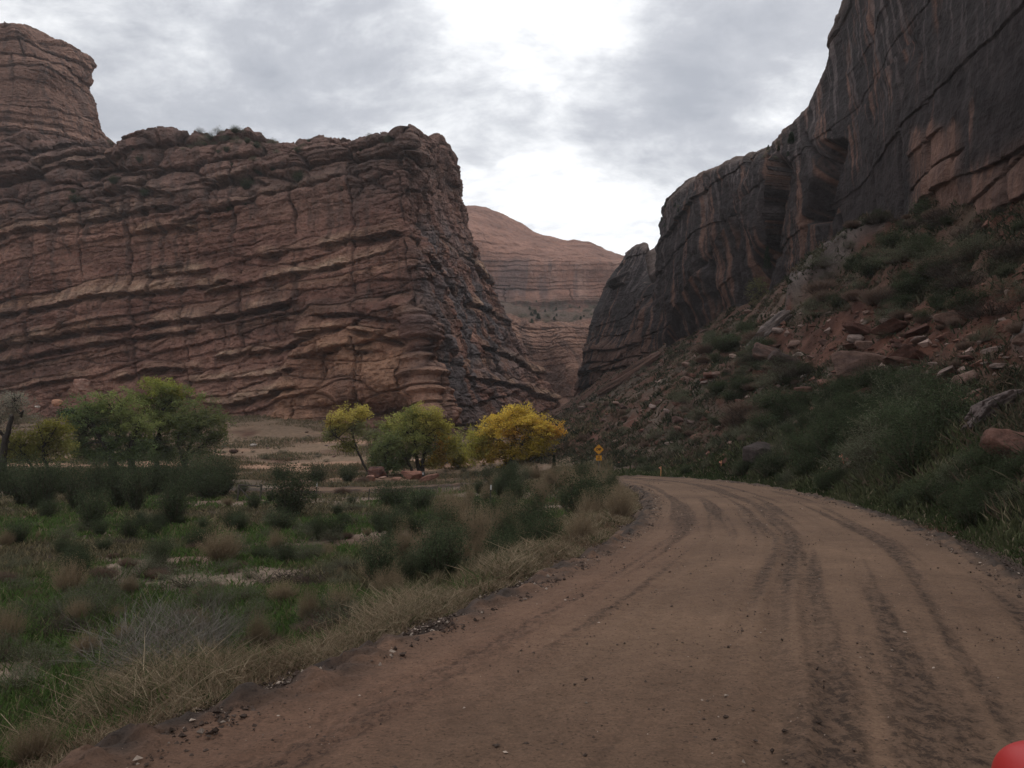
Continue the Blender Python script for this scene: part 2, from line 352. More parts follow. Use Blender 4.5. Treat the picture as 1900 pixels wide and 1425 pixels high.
def left_mesa():
    rng = np.random.default_rng(5)
    py = [845, 745, 625, 505, 405, 325, 262]
    back = [0, 3.5, 6, 8.5, 12, 18, 27]
    front = [(-420,192),(-200,182),(0,172),(170,166),(330,160),(490,154),(620,149),(715,144)]
    dtop = [270, 268, 266, 268, 258, 262, 268, 258]
    px = {7:[835,806,788,773,760,752,748],8:[895,868,842,814,790,775,768],9:[955,920,888,849,818,797,790],10:[1036,980,928,880,843,820,812],11:[1092,1036,966,908,866,842,828],12:[1062,1018,948,890,850,825,800]}
    Db = {7:138,8:160,9:195,10:240,11:272,12:330}; Dt = {7:164,8:172,9:184,10:200,11:214,12:262}
    rows = []
    for r in range(7):
        row = []
        for k, (x, D) in enumerate(front):
            yy = py[r] if r < 6 else dtop[k]
            lean = (x - 715) * .0 + (0 if k < 7 else [70, 55, 40, 25, 18, 12, 8][r])
            row.append(P(x + lean, yy, D + back[r]))
        for k in range(7, 13):
            t = [0, .2, .4, .58, .75, .88, 1][r]
            tops = {7:256,8:262,9:266,10:276,11:296,12:330}
            yy = py[r] + (tops[k] - 262) * [0, .0, .15, .35, .6, .8, 1][r]
            row.append(P(px[k][r], yy, Db[k] + (Dt[k] - Db[k]) * t))
        rows.append(row)
    N = np.array(rows)
    c1 = N[6] + [-10, 26, 1.0]; c2 = N[6] + [-30, 130, -6]
    N = np.concatenate([N, c1[None], c2[None]])
    rp = spread([1, 1, 1.1, 1.1, 1, .9, .35, .12], 560); cp = spread([.15,.5,1.1,1.1,1.1,1.1,.9,.9,.9,.9,.8,.8,.35], 1080)
    S = resample(N, rp, cp); n = normals(S)
    if n[200, 300, 1] > 0: n = -n
    fx, fy = proj(S)
    al = np.concatenate([np.zeros((S.shape[0], 1)), np.cumsum(np.linalg.norm(np.diff(S[250:251, :, :2], axis=1), axis=-1), axis=1).repeat(S.shape[0], 0)], 1)
    X, Y, Z = S[..., 0], S[..., 1], S[..., 2]
    side = sst(7.0, 7.9, np.broadcast_to(cp[None], X.shape))
    s = Z - .135 * X - .10 * np.clip(Y - 165, 0, 200) * side + 0.7 * fbm(X * .025, Y * .025, Z * .03, 3, 21) + .15 * fbm(X * .15, Y * .15, Z * .2, 2, 22)
    top = sst(425, 330, fy - .10 * (700 - fx)*.4)                      # blocky upper tier
    plain = np.maximum(np.exp(-(((fx - 570) / 230) ** 2 + ((fy - 388) / 50) ** 2) * 1.1), .8 * np.exp(-(((fx - 170) / 260) ** 2 + ((fy - 490) / 42) ** 2)))        # smoother band below the rim
    prow = np.exp(-((fx - 870) / 90) ** 2 - ((fy - 640) / 170) ** 2) * side            # varnished slabs of the side wall
    a = ledges(s, al, layers(rng, -40, 160, 3.5, 9.5, .6, 2.1), 31, .13, .011, 2.4)
    b = ledges(s + .4 * noise(al * .1, 0, 0, 9), al, layers(rng, -40, 160, 1.2, 4.0, .1, .5), 32, .04, .03, 2.0)
    c = ledges(s, al, layers(rng, -40, 160, .5, 1.3, .04, .2), 33, .05, .05, 2.5)
    lower = sst(520, 650, fy)
    k = (1 - .75 * plain) * (1 - .6 * prow) * (1 - .7 * side * sst(740, 620, fy))
    btp = sst(545, 575, fy) * sst(545, 590, fx + .35 * (fy - 600)) * sst(830, 770, fx - .18 * (fy - 600)); k = k * (1 - .5 * btp)
    d = k * ((.7 + .5 * top + .2 * lower) * a[0] + (.8 + .6 * top) * b[0] + c[0])
    d += 1.2 * fbm(X * .05, Y * .05, Z * .05, 3, 23) + .7 * fbm(X * .3, Y * .3, Z * .3, 5, 24, .6)
    # the undercuts that show most
    lipc = 0
    for poly, A, hu, hd in (([(-300,395),(0,340),(120,312),(215,292)],2.4,26,16),([(-300,480),(0,436),(110,418),(250,398),(330,388)],1.8,24,12),([(330,415),(460,375),(560,348),(690,318),(745,322)],1.5,16,7),
        ([(-300,640),(0,585),(200,548),(390,528),(430,522)],2.2,24,11),([(280,512),(387,498),(520,470),(640,444),(745,430)],1.7,20,16),([(380,545),(500,520),(620,490),(745,462)],1.5,16,14),
        ([(-300,700),(50,634),(170,612),(300,598),(440,583),(545,560)],2.6,22,12),([(-300,735),(57,662),(168,638),(364,612)],2.0,16,10),([(209,703),(303,682),(372,682)],2.4,16,13),([(407,664),(485,652),(592,630)],2.2,14,15),
        ([(340,706),(470,700),(560,690)],1.4,16,10),([(380,745),(430,752),(480,738),(560,720)],2.4,22,14),([(600,590),(680,585),(760,600)],1.8,14,9),([(560,628),(640,612),(700,620),(765,640)],2.0,16,12),
        ([(560,668),(640,650),(700,655)],1.6,12,10),([(-300,770),(60,715),(160,700)],1.6,18,10),([(250,430),(330,418),(360,420)],1.6,14,14),([(190,360),(280,352),(330,368)],2.2,24,18),([(390,350),(470,330),(500,345)],2.0,20,14),
        ([(860,470),(900,510),(935,560)],1.6,14,10),([(880,560),(950,600),(985,650)],1.6,14,10),([(900,640),(960,668),(1015,700)],1.8,14,10),([(880,700),(950,715),(1040,742)],1.8,14,10),([(790,470),(830,520),(862,560)],1.5,12,14)):
        poly = np.array(poly, float); u = fy - np.interp(fx, poly[:, 0], poly[:, 1]) - 4 * noise(fx * .012, A * 9, 0, 55) - 2 * noise(fx * .07, A * 9, 0, 56)
        w = sst(poly[0, 0] - 14, poly[0, 0] + 14, fx) * sst(poly[-1, 0] + 14, poly[-1, 0] - 14, fx) * np.clip(.75 + 1.1 * noise(fx * .03, A * 5, 2, 57), .15, 1.3)
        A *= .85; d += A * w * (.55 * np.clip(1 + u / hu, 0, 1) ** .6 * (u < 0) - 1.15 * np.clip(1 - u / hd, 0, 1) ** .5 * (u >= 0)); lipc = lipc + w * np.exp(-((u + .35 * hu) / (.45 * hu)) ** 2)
    # the buttress low on the corner, its rounded boss and the undercut below it
    wig = 26 * noise(s * .28, 3.3, 0, 79) + 16 * noise(s * .9, al * .1, 0, 80)
    bt = sst(545, 575, fy + 14 * noise(fx * .02, 0, 0, 3)) * sst(545, 590, fx + .35 * (fy - 600)) * sst(812, 760, fx + wig - .18 * (fy - 600))
    d += 4.2 * bt * (.8 + .4 * noise(al * .12, s * .15, 0, 25))
    d += 3.0 * np.exp(-((fx - 735) / 52) ** 2 - ((fy - 700) / 42) ** 2)
    d -= 4.5 * np.exp(-((fx - 670) / 75) ** 2 - ((fy - 765) / 14) ** 2) + 3.0 * np.exp(-((fx - 610) / 26) ** 2 - ((fy - 690) / 26) ** 2)
    # heaped rounded blocks of the upper tier, fainter blocks lower down
    w1, w2, wc = worley(al / 11 + .35 * noise(al * .1, s * .2, 0, 71), s / 5.2 + .3 * noise(al * .08, s * .3, 3, 72), 73)
    gap = np.exp(-((w2 - w1) / .09) ** 2)
    tb = top * sst(6.6, 6.0, np.broadcast_to(rp[:, None], X.shape)) * (1 - .8 * plain)
    d += tb * (1.6 * (1 - 1.5 * w1 ** 2) + 2.8 * (wc - .5) - 1.4 * gap)
    v1, v2, vc = worley(al / 16 + .3 * noise(al * .07, s * .2, 0, 74), s / 3.0, 75); gap2 = np.exp(-((v2 - v1) / .06) ** 2)
    d += (1 - top) * (1 - plain) * (.9 * (vc - .5) - .5 * gap2) * (1 + .7 * bt)
    q1, q2, qc = worley(al / 13 + Z / 30, Z / 22 - al / 60 + .3 * noise(al * .08, Z * .05, 0, 76), 78)      # steep facets of the side wall
    d += side * (1.5 * (qc - .5) + 1.3 * (q1 - .4) * (qc - .2) - .5 * np.exp(-((q2 - q1) / .04) ** 2))
    jx = al / 13 + .25 * noise(Z * .03, al * .02, 0, 81) + .06 * noise(Z * .3, al * .1, 0, 82); jc = np.floor(jx); je = np.minimum(jx - jc, 1 - jx + jc) * 13; jb = np.floor(s / 9 + h01(jc.astype(int), 0, 0, 83))
    jon = sst(.35, .5, h01(np.round(jx).astype(int), jb.astype(int), 0, 84)); crack = jon * np.exp(-(je / .28) ** 2); d -= 1.5 * crack
    d += .9 * (h01(jc.astype(int), jb.astype(int), 0, 85) - .5)
    # vertical fluting on the prow and the shaded crack of the side wall
    fl = np.abs(noise(al * .33, Z * .03, 2, 26))
    d += prow * (1.6 * fl - .4) + side * (1.1 * np.abs(noise(al * .14, Z * .04 + .1 * al, 4, 27)) - .3)
    for (x, y0, y1, w, dep) in ((838, 600, 720, 3, 2.5), (800, 590, 640, 3, 2.0), (776, 330, 560, 4, 1.5), (880, 560, 800, 4, 2.2), (600, 640, 720, 3, 2.0), (680, 650, 700, 2.5, 1.5)):
        d -= dep * np.exp(-((fx - x - .05 * (fy - y0)) / w) ** 2) * sst(y0 - 15, y0 + 15, fy) * sst(y1 + 15, y1 - 15, fy)
    # rounded blocks along the rim
    rim = np.exp(-((np.broadcast_to(rp[:, None], X.shape) - 6.1) / .55) ** 2)
    cell = noise(al * .16, 1.5, 0, 28) + .6 * noise(al * .42, 2.5, 0, 29)
    nh = n.copy(); nh[..., 2] *= .25; nh /= np.linalg.norm(nh, axis=-1)[..., None] + 1e-9
    V = S + nh * d[..., None]
    up = sst(5.6, 6.2, np.broadcast_to(rp[:, None], X.shape))
    blk = np.floor(al / 6 + .6 * noise(al * .05, 0, 0, 8)).astype(int)
    V[..., 2] += up * (1.3 * cell + 1.8 * noise(al * .07, 4, 0, 77) + .35 * noise(al * .9, Y * .3, 0, 30))
    # rock colours, plus painted light on ledge lips and shade in gaps; cracks darkened
    lay = h01(a[1], 3, 0, 41); lay2 = h01(b[1], 5, 0, 42); f1 = fbm(X * .06, Y * .06, Z * .1, 4, 43); f2 = fbm(X * .5, Y * .5, Z * .5, 3, 44)
    col = mix((.225, .112, .085), (.35, .186, .138), np.clip(.45 + .6 * (lay - .5) + .35 * (lay2 - .5) + 1.3 * f1, 0, 1))
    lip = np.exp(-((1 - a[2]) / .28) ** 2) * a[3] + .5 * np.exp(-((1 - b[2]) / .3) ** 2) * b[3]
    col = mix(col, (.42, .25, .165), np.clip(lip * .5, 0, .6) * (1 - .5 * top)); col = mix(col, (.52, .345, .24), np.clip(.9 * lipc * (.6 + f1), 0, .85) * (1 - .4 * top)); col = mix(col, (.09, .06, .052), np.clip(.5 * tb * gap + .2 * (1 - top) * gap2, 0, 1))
    st_ = fbm(al * .55, Z * .05, 0, 4, 45) ; var = sst(-.02, .35, st_ + .5 * fbm(X * .04, Y * .04, Z * .06, 3, 46) - .05) * (1 - .35 * lower)
    band = sst(.45, .75, h01(b[1], 9, 0, 47)) * sst(-.1, .2, noise(al * .03, b[1] * 2.2, 0, 48))
    col = mix(col, (.12, .075, .062), np.clip(.6 * var + .45 * band * a[3], 0, .85)); col = mix(col, (.07, .045, .04), .5 * crack)
    col = mix(col, (.155, .112, .10), .45 * top)
    grey = 1.15 * prow * sst(-.15, .25, fbm(al * .12, Z * .06, 0, 4, 49) + .1) + .8 * np.exp(-((fx - 800) / 45) ** 2 - ((fy - 470) / 75) ** 2) * sst(-.2, .2, f1 + .4 * f2)
    col = mix(col, (.135, .120, .125), np.clip(grey, 0, .85)); col *= (1 + .35 * side * (qc - .5))[..., None]
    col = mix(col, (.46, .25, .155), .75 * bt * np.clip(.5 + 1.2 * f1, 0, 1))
    col = mix(col, (.10, .06, .05), np.clip(.8 * np.exp(-((e_ := (noise(al * .25, Z * .02, 7, 50))) / .02) ** 2) * side, 0, .7))
    col *= (1 + .25 * f2)[..., None]
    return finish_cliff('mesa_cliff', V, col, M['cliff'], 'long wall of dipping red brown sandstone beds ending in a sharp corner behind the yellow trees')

def butte():
    rng = np.random.default_rng(8)
    py = [345, 300, 262, 225, 190, 158, 125, 98, 72, 52]
    edge = [216, 208, 196, 184, 172, 160, 165, 150, 112, 70]
    rows = []
    for r, y in enumerate(py):
        e = edge[r]; o = 1.4 * r
        rows.append([P(-420, y, 236 + o), P(-160, y - 4, 228 + o), P(20, y, 224 + o), P(e - 75, y, 228 + o), P(e - 18, y + (4 if r > 7 else 0), 240 + o), P(e, y + 3 + (8 if r > 7 else 0), 256 + o), P(e - 40, y, 285), P(e - 200, y, 310)])
    N = np.array(rows); t = N[-1]; c = t.mean(0)
    N = np.concatenate([N, (t * .6 + c * .4 + [0, 0, 1.2])[None], (t * .1 + c * .9 + [0, 0, 1.6])[None]])
    rp = spread([1] * 9 + [.5, .3], 360); cp = spread([.4, .8, 1, 1, .7, .5, .2], 460)
    S = resample(N, rp, cp); n = normals(S)
    if n[100, 150, 1] > 0: n = -n
    X, Y, Z = S[..., 0], S[..., 1], S[..., 2]
    al = np.concatenate([np.zeros((S.shape[0], 1)), np.cumsum(np.linalg.norm(np.diff(S[150:151, :, :2], axis=1), axis=-1), axis=1).repeat(S.shape[0], 0)], 1)
    s = Z - .03 * X + 1.2 * fbm(X * .03, Y * .03, Z * .03, 3, 61)
    upper = sst(92, 104, Z)
    a = ledges(s, al, layers(rng, 40, 170, 2.5, 7.5, .7, 2.2), 62, -.18, .02, 2.2)
    b = ledges(s, al, layers(rng, 40, 170, .8, 2.8, .2, .7), 63, -.05, .04, 3)
    body = np.broadcast_to(sst(9.6, 8.8, rp)[:, None], X.shape)
    d = body * (a[0] * (1 - .3 * upper) + b[0] * (1 - .4 * upper)) + 1.8 * fbm(X * .1, Y * .1, Z * .1, 5, 64, .58) + upper * 1.8 * (np.abs(noise(al * .13, Z * .04, 0, 65)) - .2)
    nh = n.copy(); nh[..., 2] *= .4; nh /= np.linalg.norm(nh, axis=-1)[..., None] + 1e-9
    V = S + nh * d[..., None]
    V[..., 2] += (1 - body) * 2.0 * noise(X * .14, Y * .14, 1, 66)
    f1 = fbm(X * .07, Y * .07, Z * .12, 4, 67); lay = h01(a[1], 1, 0, 68); lay2 = h01(b[1], 1, 0, 69)
    col = mix((.20, .112, .085), (.32, .185, .138), np.clip(.5 + .7 * (lay - .5) + .5 * (lay2 - .5) + .8 * f1, 0, 1))
    col = mix(col, (.12, .08, .07), .6 * sst(.0, .35, fbm(al * .4, Z * .06, 0, 4, 70)))
    finish_cliff('butte_cliff', V, col, M['cliff'], 'stepped red rock tower rising behind the mesa rim')

def far_dome():
    cols = [(560, 455, 470), (700, 385, 430), (780, 378, 420), (845, 386, 425), (890, 389, 440), (940, 411, 470), (1000, 441, 485), (1040, 453, 480), (1090, 454, 485), (1130, 473, 490), (1165, 481, 492), (1230, 476, 490), (1330, 430, 470), (1480, 400, 450)]
    rows = []
    for f, D in ((0, 440), (.16, 500), (.3, 545), (.5, 553), (.7, 560), (.85, 590), (.95, 640), (1, 700)):
        row = []
        for x, yt, ys in cols:
            yb = 640
            y = yb + (ys - yb) * (f / .7) if f <= .7 else ys + (yt - ys) * ((f - .7) / .3) ** .8
            row.append(P(x, y, D))
        rows.append(row)
    N = np.array(rows); N = np.concatenate([N, (N[-1] + [0, 160, -8])[None]])
    rp = spread([.8, 1, 1.3, 1.3, 1.2, 1, .8, .2], 330); cp = spread([.2, .5, .8] + [1] * 8 + [.4, .2], 560)
    S = resample(N, rp, cp); n = normals(S)
    if n[100, 200, 1] > 0: n = -n
    X, Y, Z = S[..., 0], S[..., 1], S[..., 2]; fx, fy = proj(S); al = X
    rng = np.random.default_rng(12)
    s = Z + 2.5 * fbm(X * .01, Y * .01, Z * .01, 3, 81)
    a = ledges(s, al, layers(rng, -60, 400, 6, 17, 1.5, 4.0), 82, .05, .008, 4); b = ledges(s, al, layers(rng, -60, 400, 2, 5, .4, 1.4), 83, .05, .01, 4)
    k = sst(440, 540, fy) * .9 + .4
    d = k * (a[0] + b[0]) + 5 * fbm(X * .02, Y * .02, Z * .02, 5, 84, .58) + sst(440, 480, fy) * 2.5 * noise(X * .12, Z * .03, 0, 92) + sst(470, 500, fy) * 2.0 * np.abs(noise(al * .06, Z * .01, 0, 85))
    nh = n.copy(); nh[..., 2] *= .5
    V = S + nh * d[..., None]
    f1 = fbm(X * .02, Y * .02, Z * .05, 4, 86)
    col = mix((.18, .088, .063), (.27, .138, .099), np.clip(.5 + f1 + .4 * (h01(b[1], 1, 0, 87) - .5), 0, 1))
    wall = sst(472, 492, fy) * sst(570, 545, fy)
    col = mix(col, (.33, .205, .16), .6 * wall * np.clip(.3 + 1.5 * noise(al * .10, Z * .012, 0, 88), 0, 1))
    col = mix(col, (.15, .095, .085), .75 * wall * sst(.0, .3, fbm(al * .09, Z * .012, 3, 3, 89)))
    talus = sst(548, 575, fy)
    col = mix(col, (.085, .064, .05), talus * np.clip(.5 + .9 * fbm(X * .1, Y * .1, Z * .1, 3, 90), 0, 1))
    col = mix(col, (.075, .07, .05), talus * sst(.12, .3, fbm(X * .22, Y * .22, Z * .22, 2, 91)) * .7)
    finish_cliff('dome_cliff', V, col, M['far'], 'smooth pinkish slickrock dome closing the end of the canyon')

def ledge_wall():
    tops = [(840, 588), (900, 586), (950, 592), (1000, 600), (1050, 604), (1100, 598), (1160, 594), (1260, 590)]
    rows = []
    for f, D in ((0, 288), (.14, 300), (.3, 326), (.5, 332), (.7, 338), (.88, 346), (1, 360)):
        rows.append([P(x, 800 + (yt - 800) * f, D - .22 * max(0, x - 1010) * (1 - f) + (18 if 985 < x < 1020 else 0)) for x, yt in tops])
    N = np.array(rows); c = N[-1]
    N = np.concatenate([N, np.array([P(x, yt - 12, 420) for x, yt in tops])[None], np.array([P(x, yt - 22, 500) for x, yt in tops])[None]])
    rp = spread([1] * 6 + [.8, .5], 330); cp = spread([.4, .9, 1, 1, 1, 1, .4], 460)
    S = resample(N, rp, cp); n = normals(S)
    if n[100, 200, 1] > 0: n = -n
    X, Y, Z = S[..., 0], S[..., 1], S[..., 2]; fx, fy = proj(S); al = X + .3 * Y
    rng = np.random.default_rng(15); s = Z + .05 * X + 1.5 * fbm(X * .02, Y * .02, Z * .02, 3, 101)
    a = ledges(s, al, layers(rng, -20, 160, 4, 11, 1.0, 3.2), 102, .05, .02, 2.6); b = ledges(s, al, layers(rng, -20, 160, 1.2, 4, .2, .9), 103, .05, .02, 3)
    body = np.broadcast_to(sst(6.6, 6.0, rp)[:, None], X.shape)
    d = body * (a[0] + b[0]) + 3 * fbm(X * .05, Y * .05, Z * .05, 5, 104, .58)
    nh = n.copy(); nh[..., 2] *= .3; nh /= np.linalg.norm(nh, axis=-1)[..., None] + 1e-9
    V = S + nh * d[..., None]; V[..., 2] += (1 - body) * 1.5 * fbm(X * .06, Y * .06, 0, 4, 105)
    f1 = fbm(X * .05, Y * .05, Z * .1, 4, 106)
    col = mix((.24, .125, .09), (.34, .19, .135), np.clip(.5 + f1 + .6 * (h01(b[1], 1, 0, 107) - .5), 0, 1))
    col = mix(col, (.13, .08, .066), .6 * sst(.0, .35, fbm(al * .25, Z * .05, 0, 4, 108)) * body)
    col = mix(col, (.085, .062, .047), (1 - body) * .85)
    finish_cliff('ledge_cliff', V, col, M['cliff'], 'ledged red rock step at the head of the canyon below the slickrock dome')

def right_cliff():
    rng = np.random.default_rng(22)
    C_ = [
     [(1065,775,300),(1080,690,305),(1100,610,310),(1120,550,312),(1150,500,315),(1170,470,318)],
     [(1072,760,248),(1088,690,242),(1104,610,240),(1132,535,240),(1160,485,242),(1180,460,246)],
     [(1112,745,226),(1120,680,224),(1130,610,224),(1155,540,226),(1185,480,228),(1204,456,232)],
     [(1150,720,208),(1160,650,208),(1172,590,210),(1190,530,212),(1214,510,216),(1219,500,222)],
     [(1205,690,190),(1212,620,189),(1216,560,189),(1219,500,190),(1226,436,193),(1236,392,199)],
     [(1290,640,168),(1290,560,167),(1287,480,167),(1284,410,168),(1282,365,171),(1292,328,177)],
     [(1370,605,146),(1368,520,146),(1362,430,147),(1356,365,149),(1360,322,152),(1374,297,158)],
     [(1450,565,128),(1446,470,129),(1440,390,130),(1436,325,132),(1438,290,135),(1450,264,141)],
     [(1530,510,112),(1520,410,113),(1515,320,115),(1512,260,120),(1518,205,127),(1528,150,133)],
     [(1605,470,100),(1595,370,102),(1588,270,105),(1580,180,112),(1572,80,121),(1566,-10,128)],
     [(1700,440,82),(1690,320,83),(1685,200,85),(1680,60,91),(1672,-80,98),(1665,-220,104)],
     [(1860,400,64),(1850,250,65),(1845,90,67),(1840,-80,72),(1835,-260,78),(1830,-420,84)]]
    N = np.array([[P(*q) for q in c] for c in C_])
    ex = []
    for (x, y, zb) in ((38.5, 38, 14), (36, 8, 14), (34, -60, 14)):
        ex.append([[x + o, y, zb + h] for o, h in ((0, 0), (1, 14), (2, 28), (5, 44), (9, 60), (14, 78))])
    N = np.swapaxes(np.concatenate([N, np.array(ex)]), 0, 1)
    t = N[-1]; N = np.concatenate([(N[0] + [-1.0, -.5, -8])[None], N, (t + [12, 8, 1.5])[None], (t + [70, 30, 6])[None]])
    rp = spread([.3, 1, 1, 1, 1, .9, .4, .1], 560); cp = spread([.4, .7, .7, .8, 1, 1, 1, 1, 1.1, 1.3, 1.3, 1, .3, .15], 960)
    S = resample(N, rp, cp); n = normals(S)
    if n[250, 600, 0] > 0: n = -n
    X, Y, Z = S[..., 0], S[..., 1], S[..., 2]; fx, fy = proj(S); fy = np.where(Y < 30, -500, fy); fx = np.where(Y < 30, 2600, fx)
    al = np.concatenate([np.zeros((S.shape[0], 1)), np.cumsum(np.linalg.norm(np.diff(S[250:251, :, :2], axis=1), axis=-1), axis=1).repeat(S.shape[0], 0)], 1)
    # massive beds with few partings, exfoliation shells and sparse vertical joints
    body = np.broadcast_to(sst(6.7, 5.6, rp)[:, None], X.shape)
    sb = Z - .08 * al + 4 * fbm(X * .02, Y * .02, Z * .02, 3, 121)
    big = ledges(sb, al, layers(rng, -60, 200, 7, 15, .8, 2.2), 122, .05, .012, 2.2, 1.2)
    sh = fbm(al * .05, Z * .03, 0, 3, 123); shell = np.floor(sh * 9) / 9 * .75 + sh * .25
    d = body * (.5 * big[0] + 1.1 * shell)
    jt = np.abs(noise(al * .06, Z * .008, 0, 119)); d -= body * 1.6 * np.exp(-(jt / .02) ** 2)
    d += 1.1 * fbm(X * .04, Y * .04, Z * .03, 3, 124) + .55 * fbm(al * .25, Z * .2, 0, 5, 125, .6)
    d += .5 * np.abs(noise(al * .3, Z * .03, 0, 126))
    near_ = sst(1440, 1580, fx); d *= 1 - .55 * near_ * body
    # layered foot of the wall, best seen at the near right
    s = Z + .12 * al * 0 + 0.05 * al + 1.2 * fbm(X * .05, Y * .05, Z * .05, 3, 127)
    a = ledges(s, al, layers(rng, -160, 320, 2.0, 5.0, .8, 2.0), 128, -.1, .03, 3.5)
    foot = sst(150, 30, (470 - .62 * (fx - 1560)) - fy + 90) if False else sst(-20, 60, fy - (412 - .62 * (fx - 1640))) * sst(1580, 1680, fx)
    foot = np.maximum(foot, sst(1683, 1692, fx + 5 * noise(fy * .1, 0, 0, 7)) * sst(1800, 1770, fx) * sst(215, 250, fy + 26 * noise(fx * .05, 0, 0, 8) - .1 * (1790 - fx)))
    footl = sst(590, 660, fy) * sst(1250, 1180, fx)
    d += (foot * .4 + footl * .8) * a[0]
    # notch between the small tower and the main wall, deep recess, chimneys
    for (x0, y0, x1, y1, w, dep) in ((1214,440,1203,560,5,9),(1214,440,1203,560,11,2),(1200,600,1190,740,4,3),(1430,300,1425,470,7,3.0),(1425,470,1395,600,10,3),(1495,250,1560,420,4,1.5),(1330,440,1240,640,6,2.2)):
        tt = np.clip(((fx - x0) * (x1 - x0) + (fy - y0) * (y1 - y0)) / ((x1 - x0) ** 2 + (y1 - y0) ** 2), 0, 1)
        dist = np.hypot(fx - x0 - tt * (x1 - x0), fy - y0 - tt * (y1 - y0)); d -= dep * np.exp(-(dist / w) ** 2)
    for (x0, y0, x1, y1, dep, wr, wl) in ((1390,375,1262,612,2.6,30,14),(1447,300,1426,475,-2.2,22,20),(1213,452,1194,660,2.0,22,10),(1700,50,1560,262,.5,30,10),(1325,505,1245,665,2.2,24,10),(1120,640,1100,720,1.2,14,8)):
        L2 = (x1 - x0) ** 2 + (y1 - y0) ** 2; tt = ((fx - x0) * (x1 - x0) + (fy - y0) * (y1 - y0)) / L2; sd = -((fx - x0) * (y1 - y0) * -1 + (fy - y0) * (x1 - x0)) / np.sqrt(L2) + 4 * noise(fx * .03, fy * .03, dep, 118)
        ex_ = sst(-.12, .06, tt) * sst(1.12, .94, tt); d += dep * ex_ * np.where(sd > 0, np.exp(-np.abs(sd) / wr), -np.exp(-np.abs(sd) / wl))
    rec = sst(6, -6, np.abs(fx - (1545 - .22 * (fy - 270))) - 24) * sst(255, 275, fy) * sst(418, 408, fy); d -= 4.0 * rec
    nh = n.copy(); nh[..., 2] *= .3; nh /= np.linalg.norm(nh, axis=-1)[..., None] + 1e-9
    V = S + nh * d[..., None]; V[..., 2] += (1 - body) * 1.4 * fbm(X * .1, Y * .1, 0, 4, 129)
    f1 = fbm(X * .05, Y * .05, Z * .05, 4, 130); f2 = fbm(X * .5, Y * .5, Z * .3, 3, 131)
    col = mix((.13, .074, .057), (.20, .112, .085), np.clip(.5 + f1 + .3 * f2, 0, 1))
    h = 1 - np.broadcast_to(rp[:, None] / 6, X.shape)
    vs = .8 * fbm(al * .35, Z * .03, 0, 4, 132) + .55 * fbm(al * 1.6, Z * .045, 3, 4, 133)
    var = sst(-.45, -.0, vs + .5 * f1 + .10 + .16 * near_ - .55 * foot - .35 * footl - .25 * sst(.75, .95, h))
    col = mix(col, (.030, .027, .029), .92 * var)
    pale = sst(.2, .3, fbm(al * .9, Z * .022, 8, 4, 134)) * sst(.65, .2, h)
    col = mix(col, (.17, .135, .13), .55 * pale)
    col = mix(col, (.20, .115, .09), .65 * foot * np.clip(.6 + f1, 0, 1))
    drip = sst(.0, .12, noise(al * .6, Z * .02, 3, 135)) * foot * sst(.2, .0, sst(430, 300, fy)) * .0
    topl = sst(5.3, 6.0, np.broadcast_to(rp[:, None], X.shape)); col = mix(col, (.21, .15, .128), .6 * topl)
    col *= (1 + .3 * f2)[..., None]
    finish_cliff('varnished_cliff', V, col, M['wall'], 'tall dark streaked sandstone wall on the slope side of the road')

left_mesa(); butte(); far_dome(); ledge_wall(); right_cliff()

# ------------------------------------------------------------------ ground sheet, road
def ground():
    fine = np.radians(np.linspace(-50, 50, 880)); rest = np.radians(np.linspace(50, 310, 90))[1:-1]
    th = np.concatenate([fine, rest, [fine[0] + 2 * np.pi]]); r = np.concatenate([[.4, 1.2, 2.2], np.geomspace(3.2, 330, 620), np.geomspace(350, 1150, 14)])
    R, T = np.meshgrid(r, th, indexing='ij'); x, y = (R * np.sin(T)).ravel(), (R * np.cos(T)).ravel()
    z = terr(x, y); d, s = roadcoord(x, y)
    f1 = fbm(x * .12, y * .12, 0, 4, 141); f2 = fbm(x * .5, y * .5, 0, 4, 142); f3 = fbm(x * .03, y * .03, 5, 3, 143)
    tal = sst(.6, 3.0, z) * sst(-2, 6, x - .02 * y)
    col = mix((.095, .072, .052), (.20, .150, .112), sst(.12, .40, f1 + .5 * f2 + .35 * np.exp(-((x + 6) / 5) ** 2 - ((y - 24) / 8) ** 2)))                     # meadow soil, bare pale patches
    col = mix(col, (.205, .14, .095), sst(80, 100, y + 6 * f2) * (1 - tal))                          # sandy flat under the cliffs
    col = mix(col, (.36, .215, .145), sst(.05, .2, fbm(x * .03, y * .11, 3, 3, 145)) * sst(84, 94, y) * sst(150, 125, y) * (1 - tal) * .8)
    col = mix(col, (.098, .043, .030), tal * np.clip(.75 + f1, 0, 1)); col = mix(col, (.09, .072, .056), tal * sst(.02, .3, f3 + .6 * f2) * .7)
    col = mix(col, (.062, .046, .038), sst(5.0, 4.0, np.abs(d)) * .9)
    red = gully(x, y); col = mix(col, mix((.066, .029, .021), (.115, .050, .034), np.clip(.5 + 1.3 * f2, 0, 1)), .9 * red)
    om = outcrop(x, y)[1]; col = mix(col, mix((.085, .068, .062), (.165, .132, .12), np.clip(.5 + 1.2 * f2, 0, 1)), sst(.15, .5, om) * .95)
    fa = sst(150, 400, y); col = mix(col, (.25, .16, .12), fa)
    nv, nu = R.shape; faces = gridfaces(nv, nu)
    o = obj('ground', mesh('ground', np.stack([x, y, z], -1), faces, col), M['ground']); o['kind'] = 'structure'
    o['label'] = 'valley floor and rubble slope of dark soil and red dirt'
ground()
